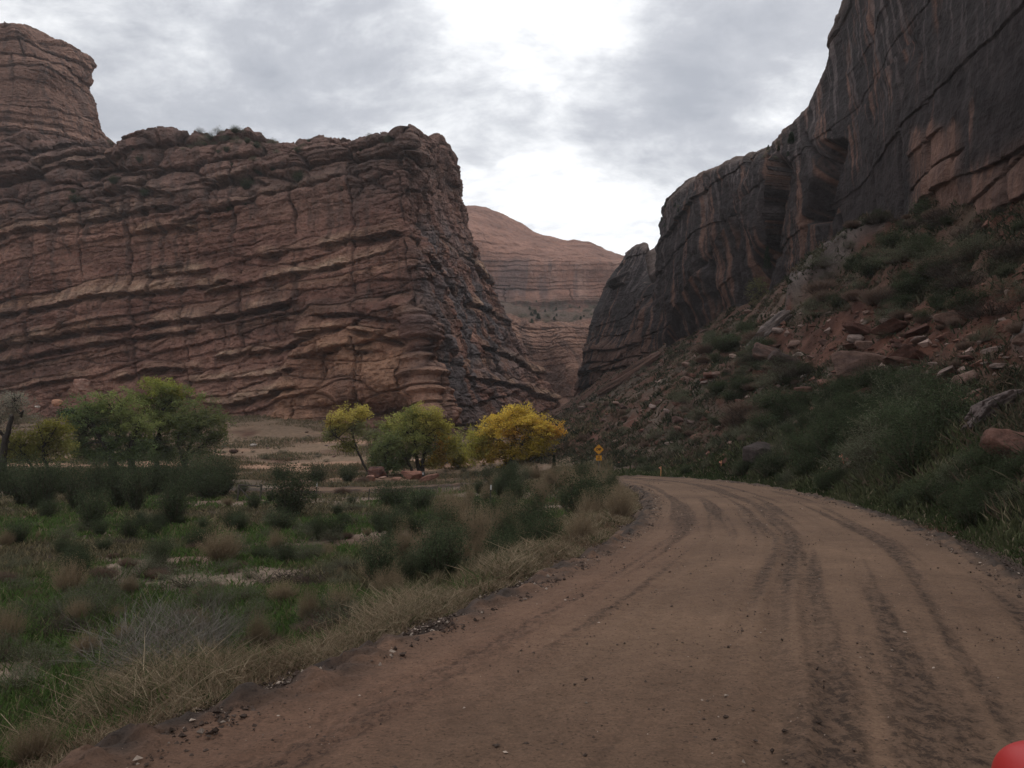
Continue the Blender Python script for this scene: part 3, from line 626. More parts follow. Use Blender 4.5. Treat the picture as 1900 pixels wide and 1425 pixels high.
def road():
    ss = [-7.0]
    while ss[-1] < 92: ss.append(ss[-1] + .034 * (1 + max(0, abs(ss[-1])) / 4.0))
    ss = np.array(ss); dd = np.linspace(-4.7, 4.7, 280); Sg, Dg = np.meshgrid(ss, dd, indexing='ij')
    cx, cy = np.interp(Sg, RS, RC[:, 0]), np.interp(Sg, RS, RC[:, 1]); tx, ty = np.interp(Sg, RS, RT[:, 0]), np.interp(Sg, RS, RT[:, 1])
    x, y = cx + ty * Dg, cy - tx * Dg
    wob = Dg + .14 * fbm(Sg * .09, 0 * Sg, 0, 3, 151)
    wob = wob - .5 * sst(13, 5, Sg) * np.exp(-((wob - .6) / 1.2) ** 2); rut = lambda c, w: np.exp(-((wob - c) / w) ** 2)
    lines = [(-2.85, .10, .02), (-2.5, .12, .024), (-2.1, .10, .016), (-1.6, .10, .016), (-1.2, .12, .02), (-.65, .12, .016), (-.3, .10, .014), (.02, .13, .026), (.42, .11, .022), (1.15, .10, .012), (1.4, .08, .012), (1.9, .12, .02), (2.3, .1, .018), (2.8, .11, .018)]
    z = zroad(Sg) + .05 * (1 - (Dg / 3.6) ** 2)
    dark = 0
    for c, w, a in lines:
        on = .6 + .8 * noise(Sg * .045 + c * 9, c * 5, 0, 152) ; g = rut(c, w) * np.clip(on, .1, 1.2)
        a *= (1.3 if -.1 < c < .7 else .75); z -= a * g; z += .45 * a * (rut(c - w * 1.6, w * .6) + rut(c + w * 1.6, w * .6)) * np.clip(on, .1, 1.2)
        z += .008 * g * np.sin(Sg * 2 * np.pi / .11 + 14 * np.abs(wob - c)) * sst(30, 12, Sg)           # tyre lugs
        dark = dark + g * np.clip(on, 0, 1) * (1 if -.1 < c < .7 else .32)
    churn = sst(.10, .55, fbm(Sg * .06, wob * 1.8, 0, 4, 153) + .42 * np.exp(-((wob - .2) / .5) ** 2) + .22 * np.exp(-((wob + 2.3) / .4) ** 2) + .10 * np.exp(-((wob - 2.0) / .3) ** 2))
    z += .02 * fbm(x * .6, y * .6, 0, 3, 154) + (.006 + .022 * churn) * fbm(x * 5.5, y * 5.5, 0, 4, 155)
    clod = noise(x * 9, y * 9, 0, 156); z += .03 * churn * np.clip(clod - .28, 0, 1)
    edge = sst(3.4, 4.1, np.abs(Dg) + .35 * fbm(x * .7, y * .7, 0, 4, 157)); z -= .34 * edge
    z += .05 * np.exp(-((np.abs(Dg) - 3.4) / .3) ** 2) * (.6 + fbm(x * 2.5, y * 2.5, 0, 4, 158))
    f1 = fbm(x * .25, y * .25, 0, 4, 159)
    col = mix((.150, .090, .059), (.200, .122, .079), np.clip(.5 + f1, 0, 1))
    col = mix(col, (.058, .036, .027), np.clip(.36 * churn + .34 * np.clip(dark, 0, 1) * np.clip(.7 + 1.2 * f1, 0, 1) + 1.0 * churn * np.clip(clod - .2, 0, .5), 0, .8))
    col = mix(col, (.165, .085, .056), .5 * sst(-1.2, -2.6, wob) * sst(30, 8, Sg))
    bm = np.exp(-((np.abs(Dg) - 3.5 + .25 * fbm(Sg * .5, 0 * Sg, 1, 3, 150)) / .36) ** 2); z += .07 * bm * np.clip(.4 + 2.2 * fbm(x * 3.5, y * 3.5, 0, 4, 149), 0, 1.5)
    col = mix(col, (.048, .036, .030), np.clip(edge + 1.1 * bm * np.clip(.65 + fbm(x * 2, y * 2, 0, 3, 148), 0, 1), 0, .95))
    o = obj('road', mesh('road', np.stack([x, y, z], -1).reshape(-1, 3), gridfaces(*Sg.shape), col.reshape(-1, 3), True, {'churn': np.clip(churn * .8 + .25 * np.clip(dark, 0, 1) + .12, 0, 1).ravel()}), M['road']); o['kind'] = 'structure'
    o['label'] = 'rutted brown dirt road curving out of sight behind the weeds'
road()
# ------------------------------------------------------------------ rocks
def rock_mesh(name, seed, dims, cuts=9, rough=.05, col=(.24, .13, .095), n=12, col2=None, boxy=4.0):
    rng = np.random.default_rng(seed)
    t = np.linspace(-1, 1, n); vs, fs, k = [], [], 0
    for ax in range(3):
        for sg in (-1, 1):
            a, b = np.meshgrid(t, t, indexing='ij'); v = np.zeros((n * n, 3)); v[:, ax] = sg; v[:, (ax + 1) % 3] = a.ravel() * (1 if sg > 0 else -1); v[:, (ax + 2) % 3] = b.ravel()
            vs.append(v); fs.append(gridfaces(n, n) + k); k += n * n
    v = np.concatenate(vs); v /= (np.abs(v) ** boxy).sum(1)[:, None] ** (1 / boxy)
    for _ in range(cuts):
        d = rng.normal(size=3); d /= np.linalg.norm(d); h = rng.uniform(.55, .95); p = v @ d - h; v = v - np.clip(p, 0, None)[:, None] * d
    o = rng.uniform(0, 90, 3); q = v + o
    v = v * (1 + rough * 2.2 * fbm(q[:, 0] * 1.5, q[:, 1] * 1.5, q[:, 2] * 2.5, 4, seed))[:, None]
    c = np.broadcast_to(np.asarray(col, float), v.shape)
    f = fbm(q[:, 0] * 1.2, q[:, 1] * 1.2, q[:, 2] * 3, 3, seed + 3)
    c = mix(c, col2 if col2 is not None else np.asarray(col) * .55, np.clip(.3 + 1.3 * f, 0, 1))
    return mesh(name, v * np.asarray(dims) * .5, np.concatenate(fs), c)
def rot(rx, ry, rz): return Matrix.Rotation(rz, 4, 'Z') @ Matrix.Rotation(ry, 4, 'Y') @ Matrix.Rotation(rx, 4, 'X')
RED, GREY, PALE, DARK, ORG = (.235, .115, .08), (.185, .15, .135), (.46, .37, .31), (.075, .055, .05), (.36, .20, .135)
def rock(name, label, px, py, w, h, seed, col=RED, col2=None, depth=1.0, r=(0, 0, 0), sink=.12, cuts=9, D=None, group=None, boxy=4.0, rough=.05, cat='boulder'):
    """a rock whose foot stands at photo pixel px,py, w by h pixels large"""
    p = hit(px, py) if D is None else np.array([P(px, py, D)[0], D, P(px, py, D)[2]]); m = PXM(p[1]); W, H = w * m, h * m
    o = obj(name, rock_mesh(name, seed, (W, W * depth, H), cuts, rough, col, 12, col2, boxy), M['rock'])
    o.location = Vector(p + [0, W * depth * .25, H * (.5 - sink)]); o.rotation_euler = rot(*[math.radians(q) for q in r]).to_euler()
    return tag(o, label, cat, group, 'thing')
rock('boulder', 'dark angular block with a flat tilted top at the slope foot above the road', 1416, 862, 64, 46, 3, (.065, .05, .046), (.04, .03, .028), .9, (12, -14, 25), .1, 7, rough=.02)
rock('boulder', 'wide flat faced reddish slab boulder with a dark hollow under it in the red dirt', 1598, 716, 118, 52, 5, (.20, .125, .10), (.13, .085, .075), .7, (-18, 8, 10), .0, 6, rough=.02)
rock('boulder', 'cracked red boulder beside the road edge, cut off by the picture edge', 1888, 868, 80, 74, 7, (.15, .078, .06), (.085, .05, .042), 1.1, (5, 10, 20), .1, 9)
rock('boulder', 'dark undercut block hanging at the lower end of the long grey slab', 1462, 690, 62, 30, 9, (.12, .085, .075), DARK, .8, (-10, 22, 0), -.1, 7)
rock('boulder', 'dark red wedge boulder perched left of the flat faced slab boulder', 1432, 672, 60, 34, 11, (.13, .075, .06), DARK, .8, (0, 30, 5), .1, 7)
rock('boulder', 'pale grey rock lying on red dirt under the grey slab', 1486, 665, 24, 10, 13, PALE, (.3, .24, .21), .8)
rock('boulder', 'small whitish stone at the corner of the flat faced slab boulder', 1646, 704, 13, 10, 15, (.55, .48, .43), None, .8)
rock('boulder', 'small pinkish white stone alone in the red gully', 1361, 668, 16, 10, 17, (.5, .36, .3), None, .8)
rock('boulder', 'flat whitish stone below the dark wedge boulder', 1452, 737, 14, 6, 19, (.5, .42, .38), None, .8)
rock('boulder', 'pale stone with a long thin shape below the grey slab', 1490, 701, 14, 6, 21, (.55, .45, .4), None, .6, (0, -18, 0))
rock('boulder', 'small pinkish stone half buried in the red dirt above the bushes', 1718, 706, 22, 9, 23, (.38, .25, .19), None, .8)
rock('boulder', 'dark red boulder behind the campsite beside the leaning tree trunk', 700, 889, 36, 26, 25, (.17, .085, .065), (.09, .05, .045), .8, D=88)
rock('boulder', 'round pinkish boulder lying against the dark red one', 688, 892, 20, 12, 27, (.34, .18, .135), None, .9, D=86, cuts=3, boxy=2.4)
rock('stone_slab', 'long flat red slab lying below the green yellow tree', 762, 888, 40, 16, 29, (.28, .135, .095), (.16, .075, .058), .5, D=87, boxy=6, cuts=4, rough=.02, cat='slab')
rock('stone_slab', 'tilted red slab propped on its end at the campsite', 794, 893, 40, 12, 31, (.26, .13, .095), (.15, .08, .06), .5, (0, -24, 12), 0, 4, 84, boxy=6, rough=.02, cat='slab')
rock('boulder', 'small flat red rock in front of the long flat slab', 735, 893, 22, 9, 33, (.30, .16, .115), None, .7, D=85)
rock('boulder', 'pale flat stone by the foot of the dark red boulder', 709, 888, 16, 5, 35, (.42, .26, .2), None, .7, D=84)
rock('boulder', 'white stone lying on the sandy flat below the mesa', 470, 829, 12, 6, 37, (.62, .55, .5), None, .8)
rock('boulder', 'orange boulder above the dark green trees at the foot of the mesa', 104, 752, 20, 13, 39, (.48, .25, .16), (.4, .2, .13), .9, D=150, cuts=3, boxy=2.5)
rock('boulder', 'whitish broken block on the slope above the orange boulder', 148, 722, 26, 22, 41, (.42, .27, .22), (.28, .14, .1), .8, D=152, cuts=6)
rock('boulder', 'small white stone left of the orange boulder', 68, 757, 9, 5, 43, (.6, .5, .45), None, .8, D=150)
rock('boulder', 'dark rock beside the sandy track near the olive tree', 432, 842, 16, 10, 45, (.15, .09, .07), DARK, .9)
# long grey slabs of bedrock lying on the slope
def slab(name, label, a, b, wpx, th, seed, col, col2, tiltx=0, lift=0, rough=.11):
    p, q = hit(*a), hit(*b); d = q - p; L = np.linalg.norm(d); W = wpx * PXM((p[1] + q[1]) / 2)
    me = rock_mesh(name, seed, (L, W, th), 9, rough, col, 44, col2, 6.0)
    o = obj(name, me, M['rock']); u = d / L
    nrm = np.array([-.55, -.42, .72]); nrm = nrm - u * (nrm @ u); nrm /= np.linalg.norm(nrm); side = np.cross(nrm, u)
    R = Matrix((u, side, nrm)).transposed().to_4x4(); R.translation = Vector((p + q) / 2 + nrm * lift)
    o.matrix_world = R @ Matrix.Rotation(math.radians(tiltx), 4, 'X')
    return tag(o, label, 'rock slab', None, 'thing')
slab('rock_slab', 'thin pale edged slab running up the slope beside the red gully', (1392, 655), (1470, 590), 22, 1.4, 53, (.19, .15, .135), (.10, .08, .075), 0, .5)
slab('rock_slab', 'lower flat grey ledge below the ridged outcrop', (1800, 800), (1900, 745), 30, 1.0, 57, (.17, .13, .12), (.09, .07, .065), 6, .3)
slab('rock_slab', 'bent layered brown ledge at the foot of the varnished cliff', (1115, 735), (1240, 655), 20, 2.2, 59, (.17, .10, .078), (.09, .06, .05), 0, .6)
# lesser rocks strewn over the slope
rr = np.random.default_rng(71)
protos = [rock_mesh('slope_rock', 400 + i, (1, rr.uniform(.7, 1.1), rr.uniform(.35, .7)), 13, .03, [(.17, .085, .065), (.20, .125, .10), (.12, .07, .058), (.25, .18, .155)][i % 4], 8) for i in range(8)]
for q in protos: q.materials.append(M['rock'])
def strew(name, label, cat, group, boxes, n, smin, smax, ps, rng, pw=2.2, mind=6):
    got = 0
    while got < n:
        x0, y0, x1, y1 = boxes[rng.integers(len(boxes))]; px, py = rng.uniform(x0, x1), rng.uniform(y0, y1)
        p = hit(px, py)
        if p[1] > 300 or p[1] < mind: continue
        s = smin + (smax - smin) * rng.random() ** pw
        o = obj(name, ps[rng.integers(len(ps))]); o.location = Vector(p + [0, 0, s * .08]); o.scale = (s, s, s); o.rotation_euler = (rng.uniform(-.4, .4), rng.uniform(-.4, .4), rng.uniform(0, 6.3))
        tag(o, label, cat, group); got += 1
strew('slope_rock', 'small broken rock lying loose on the rubble slope', 'rock', 'loose rocks on the rubble slope', [(1080, 690, 1400, 830), (1250, 560, 1700, 760), (1440, 600, 1900, 760)], 270, .25, 1.6, protos, rr)
big = [rock_mesh('slope_slab', 430 + i, (1, rr.uniform(.6, .9), rr.uniform(.22, .4)), 12, .03, [(.12, .06, .047), (.14, .078, .06), (.095, .058, .048)][i % 3], 12, None, 6.0) for i in range(5)]
for q in big: q.materials.append(M['rock'])
strew('slope_boulder', 'broken red brown sandstone slab half buried in the rubble slope', 'rock slab', 'broken slabs on the rubble slope', [(1260, 600, 1480, 700), (1400, 600, 1720, 740), (1560, 560, 1880, 700)], 20, .9, 3.0, big, rr, 1.6)
strew('bank_stone', 'fist sized stone lying in the mud along the road edge', 'stone', 'stones along the road edge', [(560, 1205, 760, 1270), (900, 1090, 1010, 1140), (330, 1290, 520, 1370)], 12, .06, .16, protos, rr)
strew('flat_rock', 'low red rock scattered on the sandy flat', 'rock', 'rocks on the sandy flat', [(430, 800, 640, 850), (760, 840, 1000, 875)], 26, .25, .8, protos, rr)

# ------------------------------------------------------------------ trees
BARK = (.042, .034, .029)
def tree(name, label, cat, D, trunks, lobes, seed, leaf=.14, group=None, limbs=26, bark=BARK, base=None, dens=1.0):
    rng = np.random.default_rng(seed); m = PXM(D)
    b0 = P(trunks[0][0][0], trunks[0][0][1], D); g = gnd(b0[0], D); root = np.array([b0[0], D, min(g, b0[2])])
    if g < b0[2]: root[2] = g
    wood, crown = Geo(), Geo(); forks = []
    for tr in trunks:
        pts = np.array([P(x, y, D) for x, y, r in tr]); rad = np.array([r * m for _, _, r in tr])
        pts[:, 1] += np.linspace(0, 1, len(pts)) * rng.normal() * 1.0
        if tr[0][1] > trunks[0][0][1] - 14: pts = np.concatenate([[[pts[0, 0], pts[0, 1], min(pts[0, 2], gnd(pts[0, 0], pts[0, 1])) - .15]], pts]); rad = np.concatenate([[rad[0] * 1.35], rad])
        c = catmull(pts, 14); c += rng.normal(size=c.shape) * .05 * np.linspace(0, 1, 14)[:, None]
        wood.tube(c, np.interp(np.linspace(0, 1, 14), np.linspace(0, 1, len(rad)), rad), bark, 7); forks.append(c[6:])
    fk = np.concatenate(forks)
    for (lx, ly, rx, ry, col, n) in lobes:
        c0 = P(lx, ly, D); RX, RZ = rx * m, ry * m; RY = RX * .85
        u = rng.normal(size=(int(n * dens), 3)); u /= np.linalg.norm(u, axis=1)[:, None]; u *= (rng.random(len(u)) ** .42)[:, None]
        u *= (1 + .75 * noise(u[:, 0] * 2.2 + lx, u[:, 1] * 2.2, u[:, 2] * 2.2 + ly, seed))[:, None]
        cc = c0 + u * [RX, RY, RZ]
        cs = rng.uniform(.55, 1.25, len(cc))
        for q, s, t in zip(cc, cs, u):
            k = int(34 * s); sg = .27 * s
            lp = q + rng.normal(size=(k, 3)) * [sg, sg, sg * .75]
            lc = np.asarray(col) * rng.uniform(.78, 1.22) * (1 + rng.normal(size=(k, 1)) * .13) + rng.normal(size=(k, 3)) * .008
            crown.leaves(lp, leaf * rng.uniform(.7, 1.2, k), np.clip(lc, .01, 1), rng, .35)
        # limbs reach from the trunks into this part of the crown
        for q in cc[rng.choice(len(cc), min(len(cc), max(4, int(limbs * rx * ry / 2600))), replace=False)]:
            f = fk[np.argmin(np.linalg.norm((fk - q) * [1, 1, 1.3], axis=1) + rng.uniform(0, 2.2, len(fk)))]
            mid = f * .5 + q * .5 + rng.normal(size=3) * .35 + [0, 0, .25]
            L = np.linalg.norm(q - f); pp = catmull(np.array([f, mid, q]), 8); r0 = min(.11, .02 + .013 * L)
            wood.tube(pp, np.linspace(r0, .014, 8), bark, 5)
            for _ in range(2):
                k = rng.integers(3, 7); e = pp[k] + rng.normal(size=3) * .7 + [0, 0, .25]
                wood.tube(np.array([pp[k], (pp[k] + e) / 2 + rng.normal(size=3) * .08, e]), [r0 * .4, r0 * .28, .01], bark, 4)
    t = thing(name, label, cat, root, group)
    for nm, gq, mt in (('trunk', wood, M['bark']), ('crown', crown, M['crown'])):
        gq.v = [q - root for q in gq.v]
        if gq.n: obj(nm, gq.mesh(nm, nm == 'trunk'), mt, t)
    return t
YEL, YOR, YGR, GRN, DGR, OLV, GRY = (.66, .49, .10), (.62, .37, .075), (.42, .38, .09), (.23, .26, .09), (.135, .175, .075), (.26, .27, .11), (.17, .145, .11)
tree('cottonwood_tree', 'golden yellow cottonwood with dark branching limbs beside the rubble slope', 'tree', 95,
     [[(946,882,5),(948,850,4.2),(952,822,3.4),(958,790,2)],[(944,880,3.5),(936,845,3),(925,815,2),(915,800,1.4)],[(950,850,3),(968,825,2.2),(985,800,1.3)]],
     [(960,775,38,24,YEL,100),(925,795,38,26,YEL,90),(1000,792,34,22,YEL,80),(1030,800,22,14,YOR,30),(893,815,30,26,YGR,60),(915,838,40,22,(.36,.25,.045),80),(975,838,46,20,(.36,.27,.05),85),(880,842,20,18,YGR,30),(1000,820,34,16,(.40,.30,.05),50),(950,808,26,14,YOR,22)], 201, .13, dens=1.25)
tree('cottonwood_tree', 'green cottonwood turning yellow and orange on one side behind the campsite slabs', 'tree', 96,
     [[(778,884,4.5),(776,862,4),(772,840,3),(768,810,2)],[(786,884,4.5),(783,862,4),(788,835,3),(796,800,2)],[(770,884,3),(762,866,2.6),(754,845,2)]],
     [(745,790,38,30,(.42,.41,.13),85),(790,778,38,26,(.50,.44,.12),85),(770,812,46,28,(.34,.36,.12),100),(815,795,24,26,(.46,.41,.10),52),(820,820,16,18,YOR,26),(812,848,22,16,(.34,.22,.045),34),(722,815,28,28,GRN,60),(785,838,30,14,GRN,40),(745,845,26,20,(.19,.22,.08),46),(805,858,24,12,(.36,.30,.07),26),(768,770,30,16,(.26,.27,.09),40),(835,825,20,26,(.34,.31,.08),40),(730,862,24,12,(.15,.18,.08),30)], 203, .13, dens=1.2)
tree('cottonwood_tree', 'small dark green tree with a low crown between leaning tree and turning tree', 'tree', 93,
     [[(717,886,3),(717,860,2.4),(718,830,1.6)]], [(712,842,26,28,(.19,.22,.09),60),(725,862,20,18,DGR,36),(700,850,16,22,(.14,.17,.07),26),(722,818,24,20,(.22,.25,.10),40)], 205, .12)
tree('cottonwood_tree', 'pale yellow cottonwood on a thin leaning trunk beside the sandy flat', 'tree', 97,
     [[(686,880,2.6),(672,858,2.2),(662,835,1.9),(650,800,1.3)],[(662,835,1.6),(640,820,1),(622,808,.7)]],
     [(640,772,32,17,(.55,.46,.13),62),(668,766,22,14,(.56,.47,.13),44),(618,785,18,10,(.42,.33,.08),20),(612,806,18,11,OLV,24),(645,828,24,13,(.2,.2,.06),34),(660,795,24,18,(.24,.24,.11),38),(630,795,24,14,(.4,.36,.11),34)], 207, .12)
tree('cottonwood_tree', 'small olive green tree filling the gap between the turning tree and the golden tree', 'tree', 100,
     [[(852,880,2),(850,855,1.6),(852,830,1)]], [(850,828,22,26,(.34,.33,.12),56),(858,852,18,14,YGR,30),(840,858,14,12,(.24,.2,.05),18)], 209, .13)
tree('cottonwood_tree', 'thin grey olive cottonwood with a see-through crown behind the leaning yellow tree', 'tree', 102,
     [[(700,872,2),(698,840,1.6),(694,810,1)]], [(692,805,22,26,(.19,.19,.10),40),(702,832,20,20,(.17,.18,.09),34)], 223, .12)
tree('cottonwood_tree', 'broad dark green cottonwood on two thick trunks in the middle of the left grove', 'tree', 92,
     [[(212,872,8),(208,845,7),(196,815,5),(178,785,3)],[(246,872,7),(244,845,6),(250,815,4.5),(262,780,3)],[(206,838,4),(222,800,3),(214,765,2)]],
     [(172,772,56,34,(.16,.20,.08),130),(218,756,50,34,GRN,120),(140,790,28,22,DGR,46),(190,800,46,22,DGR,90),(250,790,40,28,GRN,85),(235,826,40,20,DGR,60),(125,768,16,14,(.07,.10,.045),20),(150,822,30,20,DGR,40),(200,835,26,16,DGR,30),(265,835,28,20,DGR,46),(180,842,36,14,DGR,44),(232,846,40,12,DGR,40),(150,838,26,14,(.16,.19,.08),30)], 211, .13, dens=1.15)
tree('cottonwood_tree', 'taller green cottonwood with a yellowish top in the left grove', 'tree', 98,
     [[(292,872,5),(290,840,4.4),(294,800,3.4),(300,760,2)]],
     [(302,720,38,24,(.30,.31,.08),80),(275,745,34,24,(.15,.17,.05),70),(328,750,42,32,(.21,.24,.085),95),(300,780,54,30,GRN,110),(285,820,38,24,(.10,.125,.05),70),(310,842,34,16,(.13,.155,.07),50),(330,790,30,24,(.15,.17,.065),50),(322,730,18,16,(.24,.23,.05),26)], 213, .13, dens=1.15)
tree('cottonwood_tree', 'olive green tree with spreading bare lower limbs at the end of the left grove', 'tree', 94,
     [[(343,866,4),(346,845,3.2),(356,815,2.4),(372,790,1.6)],[(341,866,3),(336,840,2.4),(332,810,1.6)],[(346,848,2.4),(366,832,1.6),(388,812,1)]],
     [(372,772,44,28,(.17,.19,.08),90),(400,788,28,24,(.18,.20,.085),56),(350,792,34,22,(.11,.13,.05),56),(375,812,40,18,(.12,.14,.06),60),(365,838,40,14,(.15,.165,.08),56),(402,815,18,14,(.13,.15,.065),24),(335,815,20,20,(.10,.115,.05),28)], 215, .12)
tree('cottonwood_tree', 'low yellow green tree in front of the grove beside the bare grey tree', 'tree', 72,
     [[(90,872,3),(88,850,2.5),(95,822,1.6)],[(60,872,2.5),(56,850,2),(48,830,1.2)]],
     [(100,792,32,18,(.26,.24,.06),60),(70,815,46,24,(.23,.22,.06),90),(40,838,44,18,(.20,.19,.055),60),(110,828,30,26,(.26,.25,.08),60),(60,845,60,14,(.22,.215,.07),60),(20,820,22,18,(.22,.21,.06),26)], 217, .10)
tree('bare_tree', 'nearly bare grey cottonwood with a dark forked trunk at the picture edge', 'tree', 70,
     [[(6,862,7),(14,830,6),(28,795,4.5),(40,772,3.4)],[(38,774,3),(52,767,2.2),(66,764,1.2)],[(16,822,3.4),(4,800,2.6),(-14,780,1.6)],[(40,772,2.4),(34,752,1.6),(38,730,.9)]],
     [(10,757,42,24,(.30,.27,.21),80),(-20,785,40,30,(.29,.26,.2),60),(38,772,26,20,(.28,.25,.18),44),(30,742,32,14,(.34,.31,.24),40)], 219, .075, limbs=26, bark=(.06,.05,.045))
tree('small_tree', 'thin pale yellow green tree growing at the foot of the dark cliff', 'tree', 128,
     [[(1412,592,1.6),(1411,570,1.3),(1409,545,.9)],[(1411,575,1),(1424,552,.6)]], [(1406,535,24,22,(.15,.145,.07),34),(1420,555,20,18,(.14,.135,.065),20),(1396,552,14,14,(.13,.125,.06),12)], 221, .12, limbs=40)

# ------------------------------------------------------------------ shrubs: a few kinds, copied
def shrub_parts(kind, seed):
    rng = np.random.default_rng(seed); w, l = Geo(), Geo()
    def stems(n, spr, h0, h1, r, col, tip=None, b0=.08, bend=.3):
        a = rng.uniform(0, 2 * np.pi, n); q = spr * rng.random(n) ** .6; h = rng.uniform(h0, h1, n)
        base = np.stack([np.cos(a) * b0 * rng.random(n), np.sin(a) * b0 * rng.random(n), -.03 + 0 * a], -1); tp = np.stack([np.cos(a) * q, np.sin(a) * q, h * (1 - .35 * (q / (spr + 1e-6)) ** 2)], -1)
        w.blades(base, tp, r, np.asarray(col) * rng.uniform(.7, 1.3, (n, 1)), rng, bend, tip); return base, tp
    if kind == 'straw':                     # rabbitbrush gone to seed
        b, t = stems(420, .55, .55, 1.05, .005, (.17, .125, .085), (.31, .235, .155)); 
        k = rng.integers(0, len(t), 1500); f = rng.uniform(.55, 1.02, 1500)[:, None]; l.leaves(b[k] + (t[k] - b[k]) * f + rng.normal(size=(1500, 3)) * .03, .014, np.array([.25, .19, .12]) * rng.uniform(.6, 1.3, (1500, 1)), rng, 0)
    elif kind == 'twig':                    # leafless grey shrub
        b, t = stems(150, .7, .45, 1.05, .0032, (.155, .135, .115), (.26, .23, .20), .25, .7)
        for _ in range(900):
            k = rng.integers(len(t)); f = rng.uniform(.3, .9); p = b[k] + (t[k] - b[k]) * f; d = (t[k] - b[k]) * .3 + rng.normal(size=3) * .14
            w.blades(p[None], (p + d)[None], .0022, (.165, .145, .125), rng, .4, (.27, .24, .21))
    elif kind == 'green':                   # upright leafy greasewood or willow
        b, t = stems(90, .55, .6, 1.05, .008, (.09, .075, .055))
        for ang in range(2600):
            pass
        k = rng.integers(0, len(t), 5200); f = rng.uniform(.2, 1.05, 5200)[:, None]
        l.leaves(b[k] + (t[k] - b[k]) * f + rng.normal(size=(5200, 3)) * .055 * (.5 + f), rng.uniform(.014, .032, 5200), np.array([.066, .083, .045]) * rng.uniform(.5, 1.5, (5200, 1)), rng, .3, .35)
    elif kind == 'sage':                    # grey green mound
        n = 110; u = rng.normal(size=(n, 3)); u[:, 2] = np.abs(u[:, 2]); u /= np.linalg.norm(u, axis=1)[:, None]; u *= rng.uniform(.6, 1.0, n)[:, None]; c = u * [.62, .62, .8] * (1 + .3 * rng.normal(size=(n, 1)) * .4)
        w.blades(np.zeros((n, 3)) + rng.normal(size=(n, 3)) * [.05, .05, 0], c, .006, (.10, .08, .06), rng, .3)
        k = np.repeat(np.arange(n), 30); l.leaves(c[k] + rng.normal(size=(len(k), 3)) * [.075, .075, .06], rng.uniform(.010, .024, len(k)), np.array([.125, .128, .085]) * rng.uniform(.6, 1.4, (len(k), 1)), rng, .4, .4)
        tp = c + u * .18 + [0, 0, .08]; w.blades(c, tp, .004, (.15, .15, .10), rng, .2, (.21, .19, .13))
    elif kind == 'dark':                    # tangled dead brush
        b, t = stems(260, .75, .2, .8, .006, (.055, .043, .038), (.11, .085, .07), .5, .9)
        l.leaves(rng.normal(size=(700, 3)) * [.35, .35, .14] + [0, 0, .25], .02, (.06, .05, .04), rng, .2)
    elif kind == 'brown':                   # rusty brown low mound
        n = 900; a = rng.uniform(0, 6.3, n); q = .6 * rng.random(n) ** .5; tp = np.stack([np.cos(a) * q, np.sin(a) * q, .85 * np.sqrt(1 - (q / .75) ** 2) * rng.uniform(.7, 1.05, n)], -1)
        w.blades(tp * [.4, .4, .1], tp, .006, np.array([.15, .10, .078]) * rng.uniform(.6, 1.3, (n, 1)), rng, .3, (.20, .14, .11))
    elif kind == 'juniper':
        n = 130; z = rng.uniform(.05, 1, n); a = rng.uniform(0, 6.3, n); q = .42 * (1 - z * .8) * rng.random(n) ** .5; c = np.stack([np.cos(a) * q, np.sin(a) * q, z], -1)
        w.tube([[0, 0, -.1], [0, 0, .5], [.02, 0, .9]], [.05, .03, .01], (.08, .06, .05), 5)
        k = np.repeat(np.arange(n), 16); l.leaves(c[k] + rng.normal(size=(len(k), 3)) * .05, .04, np.array([.032, .046, .026]) * rng.uniform(.6, 1.4, (len(k), 1)), rng, .3, .5)
    return w.mesh('stems', False), (l.mesh('foliage', False) if l.n else None)
SH = {}
for i, k in enumerate(('straw', 'twig', 'green', 'sage', 'dark', 'brown', 'juniper')):
    SH[k] = []
    for j in range(3):
        a, b = shrub_parts(k, 500 + 10 * i + j); a.materials.append(M['twig'])
        if b: b.materials.append(M['leaf'])
        SH[k].append((a, b))
KN = {'straw': 'straw_shrub', 'twig': 'bare_shrub', 'green': 'leafy_shrub', 'sage': 'sagebrush', 'dark': 'dead_brush', 'brown': 'brown_shrub', 'juniper': 'juniper'}
sr = np.random.default_rng(91)
def shrub(kind, label, p, h, w=None, group=None, j=None, parts=True):
    a, b = SH[kind][sr.integers(3) if j is None else j]
    w = h * 1.1 if w is None else w; s = (w / 1.15, w / 1.15 * sr.uniform(.85, 1.15), h)
    t = thing(KN[kind], label, 'tree' if kind == 'juniper' else 'shrub', p, group, sr.uniform(0, 6.3)); t.scale = s
    if a: obj('stems', a, None, t)
    if b: obj('foliage', b, None, t)
    return t
def shrub_at(kind, label, px, py, hpx, wpx=None, D=None, group=None, j=None):
    p = hit(px, py)
    if D: p = np.array([P(px, py, D)[0], D, 0]); p[2] = gnd(p[0], p[1])
    m = PXM(p[1]); return shrub(kind, label, p, hpx * m, (wpx or hpx * 1.1) * m, group, j)
